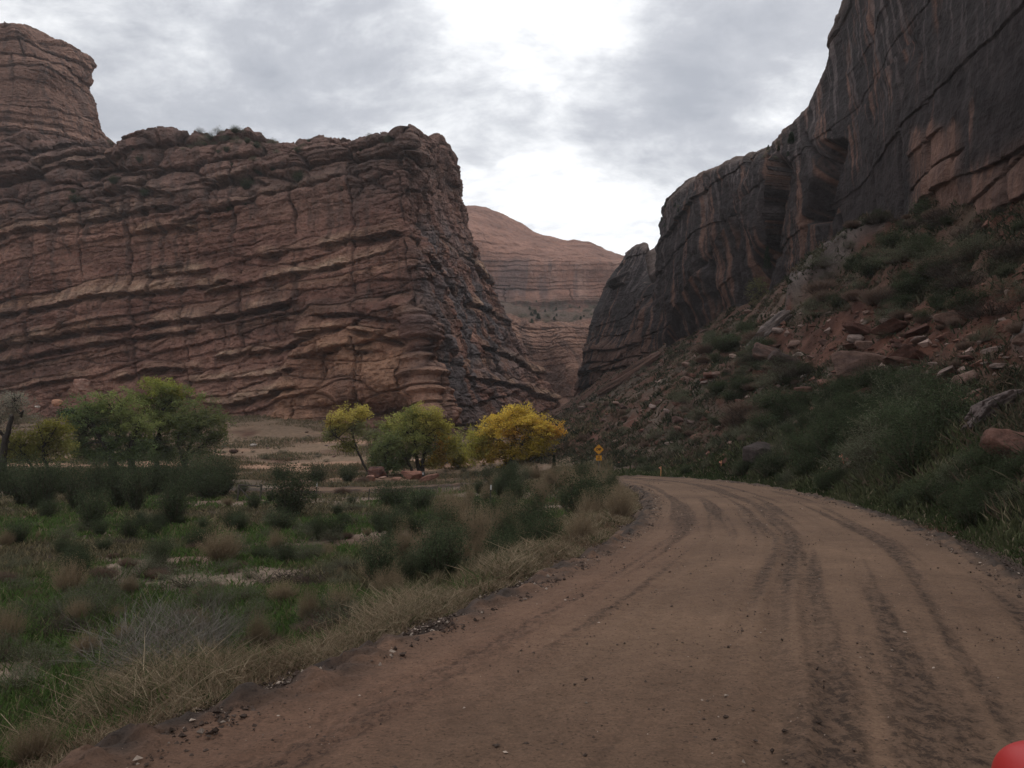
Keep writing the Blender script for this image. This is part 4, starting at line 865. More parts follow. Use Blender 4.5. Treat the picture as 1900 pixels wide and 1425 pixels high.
BIG = [
 ('green','tall dark green shrub with upright fan of branches in the middle of the meadow',540,964,112,95),
 ('green','dark green bush growing close behind the fan shaped shrub, before the sandy flat',520,893,38,52),
 ('green','round dark green bush before the leaning yellow tree',645,898,40,50),
 ('green','leafy dark bush touching the round dark bush near the leaning yellow tree',588,900,44,54),
 ('green','wide spiky dark green clump below the campsite slabs',728,948,60,90),
 ('green','spiky dark green clump just beside the thin fence post',778,950,54,80),
 ('green','tall dark shrub with bare lower stems beside the broken fence brace',322,972,92,80),
 ('green','dark green shrub on spindly stems in front of the left shrub belt',172,985,92,70),
 ('green','grey green bush between the left shrub belt and the broken fence brace',392,928,58,72),
 ('green','small dark shrub on a thin single stem in the open meadow',592,1004,58,42),
 ('brown','low round pinkish brown mound on bare soil behind the meadow',636,918,18,38),
 ('brown','small brown bush beside the round dark green bush',672,900,22,30),
 ('sage','flat topped olive mound on the grass below the pinkish mound',650,948,22,80),
 ('straw','tan feathery bush with dark centre in the middle meadow',408,1048,78,104),
 ('straw','small pale straw tuft right of the tan feathery bush',512,1030,56,44),
 ('dark','dark twiggy bush beside the pale bare soil patch',642,1066,46,52),
 ('sage','grey green creeping bush with brown underside in the middle meadow',345,1092,42,130),
 ('straw','tan bush on dark dead brush toward the left edge of the meadow',128,1110,82,92),
 ('dark','tangled pile of dark dead brush in the meadow',545,1082,40,130),
 ('dark','low dark tangle of dead stems under the tan left bush',140,1130,34,110),
 ('twig','big leafless grey shrub with upright pale twigs near the road verge',300,1262,150,240),
 ('twig','leafless grey shrub with long bare twigs overlapping the big grey one',385,1235,130,120),
 ('straw','upright tan twigs beside the leafless grey shrubs',478,1215,92,56),
 ('straw','thin tan stems standing in green grass by the verge',572,1165,86,60),
 ('straw','big pale straw clump at the road verge in the near corner',190,1345,112,130),
 ('straw','pale straw clump just behind the big pale clump in the near corner',250,1310,96,110),
 ('straw','pale dry grass bunch at the very left edge',15,1200,84,70),
 ('straw','low straw clump at the bottom of the verge below the big pale clump',60,1420,90,130),
 ('green','dark leafy bush in the weeds between meadow and road',905,1010,100,86),
 ('green','grey green bush on the bank behind the dark leafy bush',930,905,44,90),
 ('green','grey stemmed weed bush on the bank near the bend',1078,962,96,110),
 ('green','leafy weed bush on the bank with dark inner stems',990,1000,96,90),
 ('straw','rusty brown grass bush at the inside of the bend',1150,968,80,80),
 ('straw','tan weed bush leaning over the verge below the bend',1080,1012,74,84),
 ('sage','grey green sprawling bush on the bank above the meadow',800,1060,70,110),
 ('straw','dry brown bush on the crest of the bank before the golden tree',1060,905,40,84),
 ('straw','dry pale bush on the crest of the bank below the warning sign',1105,900,44,60),
 ('juniper','small dark pointed juniper at the toe of the rubble slope',1028,860,26,16),
 ('juniper','small dark squat juniper left of the pointed one',996,862,18,18),
 ('juniper','dark juniper growing in the chimney of the dark cliff',1424,500,42,22),
]
for b in BIG:
    kind, lab, px, py, h, w = b; D = {'small dark pointed juniper at the toe of the rubble slope': 84, 'small dark squat juniper left of the pointed one': 82}.get(lab)
    if 'chimney' in lab:
        p = P(px, py, 131); shrub(kind, lab, p, h * PXM(131), w * PXM(131)); continue
    shrub_at(kind, lab, px, py, h, w, D)
# the dark belt of willows below the left grove
for i in range(17):
    px = -20 + i * 27 + sr.uniform(-9, 9); py = 928 + sr.uniform(-14, 22) - (8 if i > 11 else 0)
    p = hit(px, py); m = PXM(p[1]); shrub('green', 'dense dark green willow in the belt below the left grove', p, (py - 842 + sr.uniform(-10, 12)) * m, sr.uniform(62, 84) * m, 'willows in the dark belt')
# bushes strewn over meadow, bank, rubble slope and rims
def bushes(kinds, label, group, boxes, n, hmin, hmax, asp, minD=7, maxD=250, avoid=None):
    got = 0
    for _ in range(n * 30):
        if got >= n: break
        x0, y0, x1, y1 = boxes[sr.integers(len(boxes))]; p = hit(sr.uniform(x0, x1), sr.uniform(y0, y1)); d, s = roadcoord(p[0:1], p[1:2])
        if p[1] < minD or p[1] > maxD or abs(d[0]) < 4.4: continue
        h = hmin + (hmax - hmin) * sr.random() ** 1.5; shrub(kinds[sr.integers(len(kinds))], label, p, h, h * asp * sr.uniform(.8, 1.25), group); got += 1
bushes(['sage'], 'low grey green sagebrush among the meadow grass', 'sagebrush in the meadow', [(0, 950, 760, 1200), (420, 920, 860, 1080), (0, 1050, 500, 1300)], 80, .3, .85, 1.6)
bushes(['green'], 'small dark leafy bush in the meadow grass', 'leafy bushes in the meadow', [(0, 945, 800, 1080), (420, 900, 900, 1000)], 55, .4, 1.2, 1.2)
bushes(['dark', 'brown'], 'low dead brown bush in the meadow grass', 'dead bushes in the meadow', [(0, 980, 700, 1250)], 40, .25, .6, 1.9)
bushes(['straw'], 'dry tan weed bush among the meadow grass', 'dry weeds in the meadow', [(0, 940, 760, 1240), (600, 950, 900, 1100)], 48, .3, .8, 1.3)
bushes(['straw', 'green', 'straw', 'green'], 'knee high weed bush on the bank inside the bend', 'weeds on the bank', [(820, 900, 1150, 1000), (700, 1000, 1100, 1090)], 70, .7, 1.7, .85)
bushes(['green', 'sage', 'straw'], 'tall weed bush on the crest of the bank', 'tall weeds on the bank crest', [(860, 880, 1140, 925)], 34, 1.0, 1.9, .9)
bushes(['green', 'green', 'sage', 'green'], 'dark leafy bush in the thicket beside the road', 'thicket beside the road', [(1380, 790, 1700, 900), (1500, 730, 1780, 840)], 80, .8, 2.2, 1.35)
bushes(['green', 'sage', 'green'], 'low dark bush by the near verge under the slope', 'low bushes by the near verge', [(1650, 860, 1900, 990)], 26, .5, 1.1, 1.6)
bushes(['sage'], 'grey green sagebrush on the rubble slope', 'sagebrush on the rubble slope', [(1080, 700, 1420, 850), (1180, 620, 1480, 700), (1560, 430, 1900, 640), (1250, 760, 1480, 860)], 100, .5, 1.6, 1.4)
bushes(['green', 'sage', 'brown', 'green', 'dark'], 'dark bush on the upper rubble slope under the cliff', 'dark bushes under the cliff', [(1600, 390, 1900, 600), (1560, 390, 1900, 500), (1500, 500, 1750, 600), (1300, 620, 1420, 680), (1330, 690, 1500, 800)], 170, .6, 2.2, 1.9)
bushes(['brown'], 'reddish brown dry bush on the rubble slope', 'brown bushes on the rubble slope', [(1080, 740, 1400, 850), (1250, 640, 1500, 720), (1600, 600, 1900, 760)], 45, .4, 1.1, 1.3)
bushes(['sage'], 'pale dusty bush on the sandy flat below the mesa', 'bushes on the sandy flat', [(400, 795, 640, 870), (120, 840, 340, 870), (820, 850, 930, 880)], 36, .4, 1.1, 1.6)
bushes(['green', 'sage'], 'waist high green weed on the far verge of the bend', 'weeds on the far verge', [(1180, 862, 1420, 884), (1420, 880, 1600, 915)], 26, .5, 1.1, 1.5)
def on_mesh(names, boxes, kinds, label, group, n, hmin, hmax, D0, D1, asp=1.1):
    dg = bpy.context.evaluated_depsgraph_get(); sc_ = bpy.context.scene; got = 0
    for _ in range(n * 12):
        if got >= n: break
        x0, y0, x1, y1 = boxes[sr.integers(len(boxes))]; px, py = sr.uniform(x0, x1), sr.uniform(y0, y1); dr = P(px, py, 1.0) - [0, 0, HC]
        ok, loc, nrm, _, o, _ = sc_.ray_cast(dg, Vector((0, 0, HC)), Vector(dr).normalized())
        if not ok or o.name not in names or nrm.z < .25 or not D0 < loc.y < D1: continue
        h = hmin + (hmax - hmin) * sr.random() ** 1.5; shrub(kinds[sr.integers(len(kinds))], label, np.array(loc) - [0, 0, .1], h, h * asp, group); got += 1
bpy.context.view_layer.update()
on_mesh(('mesa_cliff',), [(200, 250, 760, 300), (330, 245, 560, 285)], ['green', 'sage', 'sage'], 'small dark bush on the rim of the mesa', 'bushes on the mesa rim', 34, .8, 2.0, 100, 300, 1.5)
on_mesh(('mesa_cliff',), [(0, 290, 700, 400)], ['green'], 'dark bush clinging to the upper ledges of the mesa', 'bushes on the upper ledges', 14, 1.0, 2.6, 100, 300, 1.4)
on_mesh(('ledge_cliff', 'dome_cliff'), [(955, 560, 1110, 600)], ['juniper', 'sage', 'sage'], 'tiny dark juniper on the bench below the slickrock dome', 'junipers on the canyon bench', 40, 1.2, 3.0, 250, 600, 1.5)
on_mesh(('varnished_cliff',), [(1400, 260, 1470, 300), (1560, 380, 1900, 470), (1220, 380, 1260, 420)], ['juniper', 'sage'], 'small dark bush clinging to the varnished cliff', 'bushes on the varnished cliff', 16, .8, 2.0, 40, 300)

# ------------------------------------------------------------------ grass and rubble nobody could count
def scatter(n, rng, d0, d1, a0, a1):
    D = np.exp(rng.uniform(np.log(d0), np.log(d1), n)); a = rng.uniform(a0, a1, n); return a * D, D
gr = np.random.default_rng(131)
def grass():
    g = Geo()
    x, y = scatter(640000, gr, 3.2, 78, -.95, .34); d, s = roadcoord(x, y); z = terr(x, y)
    f1 = fbm(x * .12, y * .12, 0, 4, 141); f2 = fbm(x * .5, y * .5, 0, 4, 142); f4 = fbm(x * .07, y * .07, 4, 3, 161)
    ok = (d < -4.5) & (gr.random(len(x)) < (sst(.50, .12, f1 + .5 * f2 + .35 * np.exp(-((x + 6) / 5) ** 2 - ((y - 24) / 8) ** 2)) + .06) * sst(78, 52, y)); x, y, z, d, f1, f2, f4 = [q[ok] for q in (x, y, z, d, f1, f2, f4)]
    n = len(x); h = (.05 + .17 * gr.random(n) ** 1.5) * (1 + 1.6 * np.clip(f2 + .2, 0, 1)) ; b = np.stack([x, y, z - .01], -1); t = b + np.stack([gr.normal(size=n) * h * .45, gr.normal(size=n) * h * .45, h], -1)
    lush = sst(-.05, .22, f4); c = mix((.13, .115, .07), (.085, .135, .04), lush * (gr.random(n) < .88)); c = mix(c, (.23, .185, .11), (gr.random(n) < .12 + .25 * (1 - lush)) * .8); c *= gr.uniform(.55, 1.4, (n, 1))
    g.blades(b, t, .0018 + .0007 * y * gr.uniform(.6, 1.2, n), c, gr, .5)
    o = obj('meadow_grass', g.mesh('meadow_grass', False), M['grass']); tag(o, 'dark green and brown grass covering the meadow', None, None, 'stuff')
    g = Geo()                                                      # dry verge along the near side of the road
    s = np.interp(gr.random(330000), np.linspace(0, 1, 200), np.geomspace(3.0, 75, 200) - 4.2); off = 3.85 + np.abs(gr.normal(size=len(s))) * .95 + .5 * fbm(s * .3, 0 * s, 0, 3, 163)
    x = np.interp(s, RS, RC[:, 0]) - np.interp(s, RS, RT[:, 1]) * off; y = np.interp(s, RS, RC[:, 1]) + np.interp(s, RS, RT[:, 0]) * off
    cl_ = fbm(s * .5, off * .8, 0, 3, 162); ok = gr.random(len(s)) < .25 + 1.5 * np.clip(cl_ + .15, 0, 1) ; x, y, s, off, cl_ = x[ok], y[ok], s[ok], off[ok], cl_[ok]
    n = len(x); z = terr(x, y); h = (.08 + .40 * gr.random(n) ** 1.4) * (1 + 1.1 * cl_) * (.25 + .75 * sst(3.8, 5.0, off)); b = np.stack([x, y, z - .02], -1); t = b + np.stack([gr.normal(size=n) * h * .55, gr.normal(size=n) * h * .55, h], -1)
    c = mix((.20, .135, .09), (.33, .26, .175), np.clip(.4 + cl_ + .3 * gr.normal(size=n), 0, 1)); c = mix(c, (.075, .09, .04), (gr.random(n) < .16 + .35 * sst(4.6, 5.6, off)) * 1.0); c *= gr.uniform(.6, 1.35, (n, 1))
    g.blades(b, t, .0011 + .00045 * y * gr.uniform(.6, 1.2, n), c, gr, .9)
    o = obj('verge_grass', g.mesh('verge_grass', False), M['grass']); tag(o, 'dry reddish tan grass along the edge of the dirt road', None, None, 'stuff')
    g = Geo()                                                      # green weeds on the slope side
    s = gr.uniform(2, 70, 90000); off = 3.9 + np.abs(gr.normal(size=len(s))) * 2.6
    x = np.interp(s, RS, RC[:, 0]) + np.interp(s, RS, RT[:, 1]) * off; y = np.interp(s, RS, RC[:, 1]) - np.interp(s, RS, RT[:, 0]) * off; z = terr(x, y); n = len(x)
    f = fbm(x * .25, y * .25, 0, 3, 164); h = (.08 + .34 * gr.random(n) ** 1.3) * (1 + 1.2 * np.clip(f, -.4, 1)) * sst(3.7, 5, off); b = np.stack([x, y, z - .02], -1); t = b + np.stack([gr.normal(size=n) * h * .4, gr.normal(size=n) * h * .4, h], -1)
    c = mix((.05, .068, .028), (.10, .105, .055), np.clip(.4 + 1.5 * f, 0, 1)); c = mix(c, (.22, .18, .12), (gr.random(n) < .1) * .9); c *= gr.uniform(.55, 1.4, (n, 1))
    g.blades(b, t, .004 + .0009 * y, c, gr, .5)
    o = obj('roadside_weeds', g.mesh('roadside_weeds', False), M['grass']); tag(o, 'low dark green weeds at the foot of the rubble slope', None, None, 'stuff')
    g = Geo()                                                      # thin cover on the rubble slope
    x, y = scatter(420000, gr, 14, 230, .02, .66); z = terr(x, y); d, s = roadcoord(x, y); f = fbm(x * .09, y * .09, 2, 4, 165) + .5 * fbm(x * .4, y * .4, 0, 3, 166)
    ok = (z > .4) & (d > 5) & (gr.random(len(x)) < sst(-.45, .2, f) * (1 - .85 * gully(x, y))); x, y, z, f = x[ok], y[ok], z[ok], f[ok]; n = len(x)
    lc = np.array([.062, .063, .040]) * gr.uniform(.5, 1.5, (n, 1)); lc = mix(lc, (.125, .09, .065), (gr.random(n) < .3) * .9)
    g.leaves(np.stack([x, y, z + gr.random(n) * .35 * np.clip(.3 + f, .1, 1)], -1), .02 + .0011 * y * gr.uniform(.5, 1.3, n), lc, gr, .4, .5)
    cx, cy = scatter(7500, gr, 14, 200, .02, .66); k = np.repeat(np.arange(7500), 26); rad = gr.uniform(.15, .5, 7500)[k]
    x, y = cx[k] + gr.normal(size=len(k)) * rad, cy[k] + gr.normal(size=len(k)) * rad; z = terr(x, y); d, s = roadcoord(x, y); ok = (z > .3) & (d > 4.6) & (gr.random(len(x)) > .92 * gully(x, y)); x, y, z, k, rad = x[ok], y[ok], z[ok], k[ok], rad[ok]; n = len(x)
    h = rad * gr.uniform(.6, 1.5, n); b = np.stack([x, y, z - .03], -1); t = b + np.stack([gr.normal(size=n) * h * .5, gr.normal(size=n) * h * .5, h], -1)
    pal = np.array([(.055, .056, .036), (.085, .075, .05), (.115, .082, .06), (.042, .046, .028)]); g.blades(b, t, .012 + .0009 * y, pal[(k * 7) % 4] * gr.uniform(.6, 1.4, (n, 1)), gr, .6)
    o = obj('ground_cover', g.mesh('ground_cover', False), M['grass']); tag(o, 'thin dusty plant cover on the rubble slope', None, None, 'stuff')
grass()
def flat_cover():
    g = Geo(); x, y = scatter(260000, gr, 70, 175, -.68, .12); z = terr(x, y); d, s = roadcoord(x, y); f = fbm(x * .06, y * .12, 2, 4, 167)
    ok = (gr.random(len(x)) < sst(-.2, .12, f)) & (np.abs(d) > 5); x, y, z, f = x[ok], y[ok], z[ok], f[ok]; n = len(x); h = (.1 + .4 * gr.random(n) ** 2) * (1 + f)
    b = np.stack([x, y, z - .02], -1); t = b + np.stack([gr.normal(size=n) * h * .4, gr.normal(size=n) * h * .4, h], -1)
    c = mix((.20, .155, .095), (.12, .115, .07), (gr.random(n) < .4) * 1.0) * gr.uniform(.6, 1.35, (n, 1))
    g.blades(b, t, .05, c, gr, .5); o = obj('dry_grass', g.mesh('dry_grass', False), M['grass']); tag(o, 'pale dry grass on the flat below the mesa', None, None, 'stuff')
flat_cover()
def pebbles(name, label, x, y, z, size, col, rng):
    v0 = np.array([[1,0,0],[-1,0,0],[0,1,0],[0,-1,0],[0,0,.7],[0,0,-.7]], float); f0 = np.array([[0,2,4],[2,1,4],[1,3,4],[3,0,4],[2,0,5],[1,2,5],[3,1,5],[0,3,5]])
    n = len(x); v = v0[None] * rng.uniform(.55, 1.35, (n, 6, 1)) + rng.normal(size=(n, 6, 3)) * .15; a = rng.uniform(0, 6.3, n); ca, sa = np.cos(a)[:, None], np.sin(a)[:, None]
    v = np.stack([v[..., 0] * ca - v[..., 1] * sa, v[..., 0] * sa + v[..., 1] * ca, v[..., 2]], -1) * size[:, None, None] + np.stack([x, y, z], -1)[:, None]
    o = obj(name, mesh(name, v.reshape(-1, 3), (f0[None] + 6 * np.arange(n)[:, None, None]).reshape(-1, 3), np.repeat(col, 6, 0), False), M['stone']); tag(o, label, None, None, 'stuff')
def gravel():
    n = 70000; s = np.geomspace(3.5, 60, n) - 4.5 + gr.normal(size=n) * .5; k = gr.random(n); sd = np.where(gr.random(n) < .62, -1, 1)
    off = np.where(k < .55, sd * (3.62 + gr.normal(size=n) * .26), gr.uniform(-3.4, 3.4, n)); cl_ = fbm(s * .5, off * 1.5, 0, 3, 171)
    ok = (np.abs(off) > 3.0) | (gr.random(n) < sst(.0, .4, cl_ + .3 * np.exp(-((off - .1) / .6) ** 2)) * .5) | (gr.random(n) < .07); s, off = s[ok], off[ok]; n = len(s)
    x = np.interp(s, RS, RC[:, 0]) + np.interp(s, RS, RT[:, 1]) * off; y = np.interp(s, RS, RC[:, 1]) - np.interp(s, RS, RT[:, 0]) * off
    e = np.abs(off) > 3.0; sz = (.005 + .017 * gr.random(n) ** 5) * np.where(e, 1.6, 1) * (1 + y * .012)
    z = zroad(s) + .05 * (1 - (off / 3.6) ** 2) - .34 * sst(3.4, 4.1, np.abs(off)) + .002; z = np.maximum(z, terr(x, y) + .004) + .035 * e * gr.random(n)
    c = np.where(gr.random(n)[:, None] < .12, (.34, .27, .22), (.085, .06, .048)) * gr.uniform(.6, 1.3, (n, 1))
    pebbles('gravel', 'mud clods and pebbles strewn on the dirt road and its edges', x, y, z, sz, c, gr)
    x, y = scatter(9000, gr, 14, 230, .03, .66); z = terr(x, y); d, s = roadcoord(x, y); f = fbm(x * .06, y * .06, 1, 3, 172); ok = (z > .6) & (d > 5) & (gr.random(len(x)) < sst(-.2, .25, f)); x, y, z = x[ok], y[ok], z[ok]; n = len(x)
    pebbles('rubble', 'small broken stone covering the slope', x, y, z + .03, (.05 + .3 * gr.random(n) ** 3) * (1 + y * .004), np.where(gr.random(n)[:, None] < .25, (.27, .19, .16), (.15, .075, .055)) * gr.uniform(.6, 1.3, (n, 1)), gr)
gravel()

# ------------------------------------------------------------------ sign, markers, fence remains
def part(name, geo, m, parent, smooth=False): return obj(name, geo.mesh(name, smooth), m, parent)
def letters(txt, size, parent, loc, col, bold=.0):
    cu = bpy.data.curves.new('lettering', 'FONT'); cu.body = txt; cu.size = size; cu.align_x = 'CENTER'; cu.align_y = 'CENTER'; cu.extrude = .002; cu.offset = bold
    tmp = bpy.data.objects.new('lettering', cu); C.objects.link(tmp); bpy.context.view_layer.update()
    me = bpy.data.meshes.new_from_object(tmp.evaluated_get(bpy.context.evaluated_depsgraph_get())); bpy.data.objects.remove(tmp)
    a = me.color_attributes.new('Col', 'FLOAT_COLOR', 'POINT'); a.data.foreach_set('color', np.tile([*col, 1], len(me.vertices)).astype(np.float32))
    o = obj('lettering', me, M['paint'], parent, loc); o.rotation_euler = (math.pi / 2, 0, 0); return o
def sign():
    D = 72.0; m = PXM(D); top = P(1111, 834, D); g = gnd(top[0], D); t = thing('warning_sign', 'yellow diamond warning sign reading DIP with a small plaque under it', 'sign', (top[0], D, g))
    hc = top[2] - g; half = 9.6 * m
    w = Geo(); w.box(np.array([0, .05, (hc + half * .6) / 2 - .2]), (.09, .06, hc + half * .6 + .4), (.12, .10, .085)); part('post', w, M['paint'], t)
    def diamond(name, r, y0, th, col, parent, cz):
        q = Geo(); k = .09 * r; o = []
        for i in range(4):
            for u in (-1, 0, 1):
                a = i * math.pi / 2 + u * .10; rr_ = r - (k * .55 if u == 0 else k * .6); o.append((math.cos(a) * rr_, math.sin(a) * rr_))
        o = np.array(o); n = len(o); f = np.concatenate([np.stack([o[:, 0], 0 * o[:, 0], o[:, 1]], 1), np.stack([o[:, 0], 0 * o[:, 0] + th, o[:, 1]], 1), [[0, 0, 0], [0, th, 0]]])
        i = np.arange(n); j = (i + 1) % n; q.add(f + [0, y0, cz], np.concatenate([np.stack([i, j, 0 * i + 2 * n], 1), np.stack([j + n, i + n, 0 * i + 2 * n + 1], 1), np.stack([i, i + n, j], 1), np.stack([j, i + n, j + n], 1)]), col)
        return part(name, q, M['paint'], parent)
    Y_ = (.62, .27, .012); panel = diamond('diamond_panel', half, -.004, .012, Y_, t, hc)
    bd = diamond('border', half * .93, -.007, .002, (.02, .018, .015), panel, hc); diamond('face', half * .885, -.010, .002, Y_, panel, hc)
    letters('DIP', half * .62, panel, (0, -.013, hc), (.012, .011, .01), .012)
    pl = Geo(); hw, hh = 5.4 * m, 4.6 * m; pz = hc - half - hh - 1.4 * m; pl.box(np.array([0, .002, pz]), (2 * hw, .012, 2 * hh), Y_); pq = part('plaque', pl, M['paint'], t)
    letters('15', hh * .85, pq, (0, -.007, pz + hh * .42), (.012, .011, .01), .008); letters('MPH', hh * .62, pq, (0, -.007, pz - hh * .42), (.012, .011, .01), .006)
sign()
for px, py, h, lean, lab, hot in ((1226, 883, 15, 2, 'upright pale orange marker stake on the far verge near the bend', (.62, .30, .12)), (1338, 868, 9, 3, 'short orange marker stake half hidden in the weeds', (.5, .24, .10)), (1567, 866, 18, -10, 'leaning red orange marker stake in the thicket', (.62, .16, .08))):
    p = hit(px, py + 4); D = p[1]; m = PXM(D); t = thing('marker_stake', lab, 'stake', p, 'marker stakes'); t.rotation_euler = (0, math.radians(lean), 0)
    w = Geo(); H = (h + 4) * m + .25; w.box(np.array([0, 0, H / 2 - .15]), (max(.05, 1.5 * m), .03, H), hot); part('stake', w, M['paint'], t)
    w = Geo(); w.box(np.array([-.07, -.02, H - .28]), (.18, .012, .09), (.7, .3, .2), Matrix.Rotation(.5, 3, 'Y')); part('ribbon', w, M['paint'], t)
WOOD = (.10, .085, .075)
def fence_bits():
    a, b = hit(440, 930), hit(482, 936); D = a[1]; b = np.array([P(482, 930, D)[0], D, gnd(P(482, 930, D)[0], D)]); m = PXM(D); t = thing('fence_brace', 'broken weathered fence brace of two posts, a top rail and a fallen diagonal', 'fence', a)
    H = 30 * m
    for o_, ln in ((np.zeros(3), .12), (b - a, .10)):
        w = Geo(); w.tube([o_ + [0, 0, -.2], o_ + [ln * .5, 0, H * .5], o_ + [ln, 0, H]], [.07, .065, .06], WOOD, 7); part('post', w, M['bark'], t, True)
    w = Geo(); w.tube([[.1, -.02, H * .96], (b - a) * .5 + [.1, -.03, H * .93], b - a + [.1, -.02, H * .88]], [.045, .045, .04], WOOD, 6); part('rail', w, M['bark'], t, True)
    w = Geo(); w.tube([[.12, -.08, H * .8], (b - a) * .35 + [0, -.1, H * .45], (b - a) * .62 + [0, -.1, .05]], [.05, .05, .045], WOOD, 6); part('diagonal', w, M['bark'], t, True)
    for px, py, h, lab, cap in ((586, 926, 22, 'fence post with a white top beside the fan shaped shrub', True), (684, 930, 22, 'thin dark fence post on bare soil left of the spiky clump', False), (909, 938, 28, 'dark metal fence post with a pale top on the bank', True)):
        p = hit(px, py); m = PXM(p[1]); t = thing('fence_post', lab, 'post', p, 'fence posts'); H = h * m
        w = Geo(); w.tube([[0, 0, -.2], [.02, 0, H * .5], [.05, 0, H]], .04, (.07, .06, .055), 6); part('post', w, M['bark'], t, True)
        if cap: w = Geo(); w.tube([[.05, 0, H], [.053, 0, H + .02], [.065, 0, H + .26]], .045, (.6, .58, .54), 6); part('white_cap', w, M['paint'], t, True)
    p = P(782, 892, 88); p[2] = gnd(p[0], 88); m = PXM(88); t = thing('campsite_post', 'squat grey post with a white number plate standing between the red slabs', 'post', p)
    w = Geo(); w.box(np.array([0, 0, .45]), (.7, .4, 1.1), (.20, .16, .13)); part('post', w, M['bark'], t)
    w = Geo(); w.box(np.array([.18, -.215, .72]), (.36, .02, .42), (.02, .025, .03)); part('plate', w, M['paint'], t)
    w = Geo(); w.box(np.array([.18, -.232, .76]), (.14, .01, .26), (.7, .7, .7)); part('white_mark', w, M['paint'], t)
fence_bits()
def red_thing():
    """rounded red corner of the vehicle the picture was taken from"""
    p = P(1972, 1486, .9); t = thing('vehicle_corner', 'smooth rounded bright red object cut off by the bottom corner of the picture', 'vehicle part', p)
    n = 40; u, v = np.meshgrid(np.linspace(0, np.pi, n), np.linspace(0, 2 * np.pi, 2 * n), indexing='ij'); pw = lambda q, e: np.sign(q) * np.abs(q) ** e
    V = np.stack([.052 * pw(np.sin(u), .95) * pw(np.cos(v), .95), .09 * pw(np.sin(u), .9) * pw(np.sin(v), .9), .052 * pw(np.cos(u), .95)], -1).reshape(-1, 3)
    def f(nt, b): b.inputs['Base Color'].default_value = (.42, .022, .02, 1)
    m = mat('red_paint', .45, f, .4); obj('shell', mesh('shell', V, gridfaces(n, 2 * n)), m, t)
    w = Geo(); w.tube([[0, .0, -.04], [.06, .02, -.12], [.2, -.1, -.3]], [.02, .02, .025], (.02, .02, .02), 10); part('arm', w, M['paint'], t, True)
red_thing()
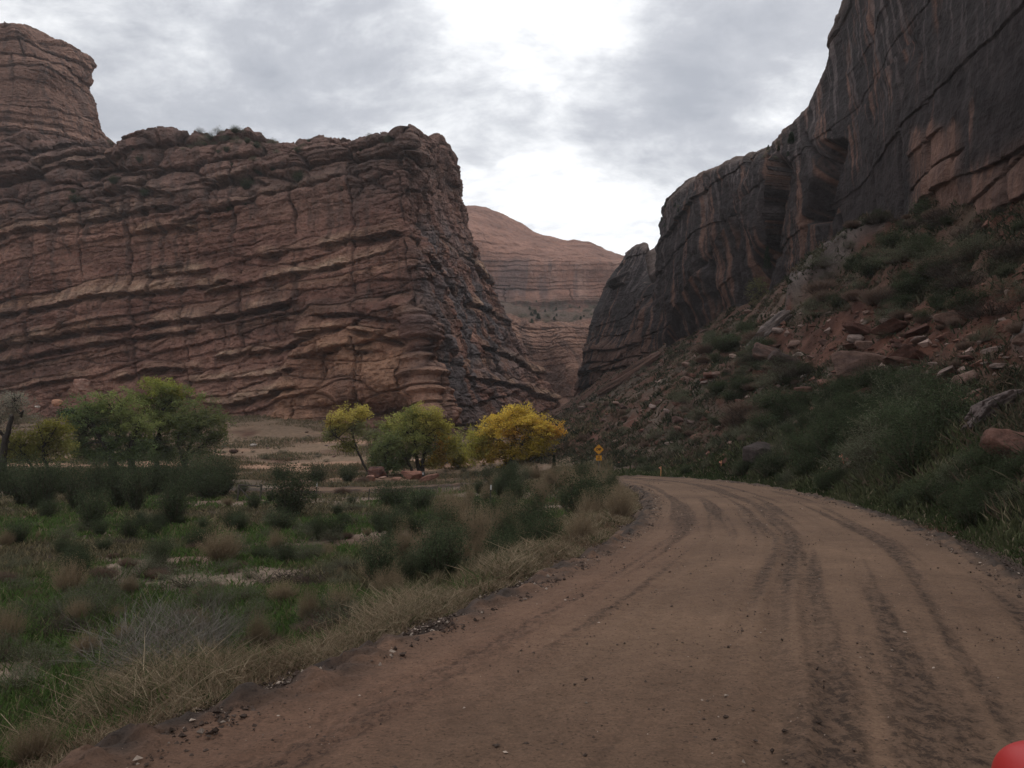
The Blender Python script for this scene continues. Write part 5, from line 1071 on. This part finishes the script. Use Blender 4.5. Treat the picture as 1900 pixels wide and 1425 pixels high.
# ------------------------------------------------------------------ sky, sun, camera
SUN_EL, SUN_AZ = 54.0, 38.0         # degrees; azimuth clockwise from straight ahead
def sky():
    w = bpy.data.worlds.new('World'); bpy.context.scene.world = w; w.use_nodes = True; nt = w.node_tree; bg = nt.nodes['Background']
    sk = nd(nt, 'ShaderNodeTexSky', sky_type='NISHITA', sun_disc=False); sk.sun_elevation = math.radians(SUN_EL); sk.sun_rotation = math.radians(SUN_AZ); sk.air_density = 1.2; sk.dust_density = 2.5
    g = nd(nt, 'ShaderNodeTexCoord').outputs['Generated']
    sep = nd(nt, 'ShaderNodeSeparateXYZ'); nt.links.new(g, sep.inputs[0])
    zz = mth(nt, 'ADD', mth(nt, 'MAXIMUM', sep.outputs[2], 0.0), .22)
    cmb = nd(nt, 'ShaderNodeCombineXYZ'); nt.links.new(mth(nt, 'DIVIDE', sep.outputs[0], zz), cmb.inputs[0]); nt.links.new(mth(nt, 'DIVIDE', sep.outputs[1], zz), cmb.inputs[1]); cmb.inputs[2].default_value = 3.7
    p = cmb.outputs[0]
    wv = nd(nt, 'ShaderNodeTexNoise', Scale=1.6, Detail=3.0); nt.links.new(p, wv.inputs['Vector'])
    ad = nd(nt, 'ShaderNodeVectorMath', operation='MULTIPLY_ADD'); nt.links.new(wv.outputs['Color'], ad.inputs[0]); ad.inputs[1].default_value = (.22, .22, 0); nt.links.new(p, ad.inputs[2]); p = ad.outputs[0]
    n1 = nz(nt, p, 2.1, 9, .62); n2 = nz(nt, scl(nt, p, (1, 1.2, 1)), 6.5, 8, .65)
    dens = mth(nt, 'ADD', mth(nt, 'MULTIPLY', n1, .62), mth(nt, 'MULTIPLY', n2, .38))
    def blob(px, py, rad, amt):
        q = P(px, py, 1.0) - [0, 0, HC]; q = q / np.linalg.norm(q)
        dt = nd(nt, 'ShaderNodeVectorMath', operation='DOT_PRODUCT'); nt.links.new(g, dt.inputs[0]); dt.inputs[1].default_value = q
        return mrange(nt, dt.outputs['Value'], math.cos(math.radians(rad)), 1, 0, amt)
    for b in ((640, 90, 11, .05), (1310, 130, 6, .10), (1230, 190, 7, .08), (1090, 230, 5, .04), (620, 215, 7, .03), (1510, 45, 4, .09), (950, 120, 4, .06), (700, 120, 5, .03), (900, 330, 4, .05), (1000, 20, 7, -.07), (1180, 50, 5, -.05), (1130, 430, 9, -.09), (130, 150, 12, .07), (330, 60, 9, .06), (450, 180, 6, .03)):
        dens = mth(nt, 'ADD', dens, blob(*b))
    cr = nd(nt, 'ShaderNodeValToRGB'); nt.links.new(dens, cr.inputs[0]); e = cr.color_ramp.elements
    e[0].position = .36; e[0].color = (1.06, 1.06, 1.06, 1); e[1].position = .74; e[1].color = (.36, .38, .425, 1)
    m = e.new(.465); m.color = (.86, .87, .885, 1); m = e.new(.545); m.color = (.63, .645, .675, 1); m = e.new(.62); m.color = (.47, .485, .525, 1)
    glow = mth(nt, 'ADD', blob(1050, 120, 40, .10), 1.0)
    cc = mul(nt, cr.outputs[0], mth(nt, 'MULTIPLY', glow, CLOUD))
    mx = nd(nt, 'ShaderNodeMix', data_type='RGBA'); mx.inputs['Factor'].default_value = .93
    nt.links.new(sk.outputs[0], mx.inputs['A']); nt.links.new(cc, mx.inputs['B'])
    nt.links.new(mx.outputs['Result'], bg.inputs['Color']); bg.inputs['Strength'].default_value = .1
CLOUD = 11.0
sky()
def haze():
    bm = Geo(); bm.box(np.array([0, 60, 118.0]), (2700, 2700, 290), (1, 1, 1)); me = bm.mesh('haze', False)
    m = bpy.data.materials.new('thin_haze'); m.use_nodes = True; nt = m.node_tree; nt.nodes.remove(nt.nodes['Principled BSDF'])
    v = nd(nt, 'ShaderNodeVolumePrincipled', Density=.00020, Anisotropy=.25); v.inputs['Color'].default_value = (.92, .93, .97, 1); nt.links.new(v.outputs[0], nt.nodes['Material Output'].inputs['Volume'])
    o = obj('haze', me, m); tag(o, 'thin pale haze in the canyon air', None, None, 'stuff')
haze()
sl = bpy.data.lights.new('sun', 'SUN'); sl.energy = .8; sl.angle = math.radians(25); sl.color = (1, .95, .88)
so = bpy.data.objects.new('sun', sl); C.objects.link(so)
el, az = math.radians(SUN_EL), math.radians(SUN_AZ)
so.rotation_euler = Vector((-math.sin(az) * math.cos(el), -math.cos(az) * math.cos(el), -math.sin(el))).to_track_quat('-Z', 'Y').to_euler()
cam = bpy.data.cameras.new('camera'); co = bpy.data.objects.new('camera', cam); C.objects.link(co)
co.location = (0, 0, HC); co.rotation_euler = (math.pi / 2 + TH, 0, 0); cam.sensor_width = 36; cam.lens = 36 * F / 1900; cam.clip_end = 6000; cam.clip_start = .05
sc = bpy.context.scene; sc.camera = co
sc.view_settings.view_transform = 'Standard'; sc.view_settings.look = 'None'; sc.view_settings.gamma = 1; sc.view_settings.exposure = .12
sc.render.engine = 'CYCLES'; sc.cycles.use_denoising = True; sc.cycles.max_bounces = 5; sc.cycles.diffuse_bounces = 3; sc.cycles.transparent_max_bounces = 4; sc.cycles.caustics_reflective = False; sc.cycles.caustics_refractive = False
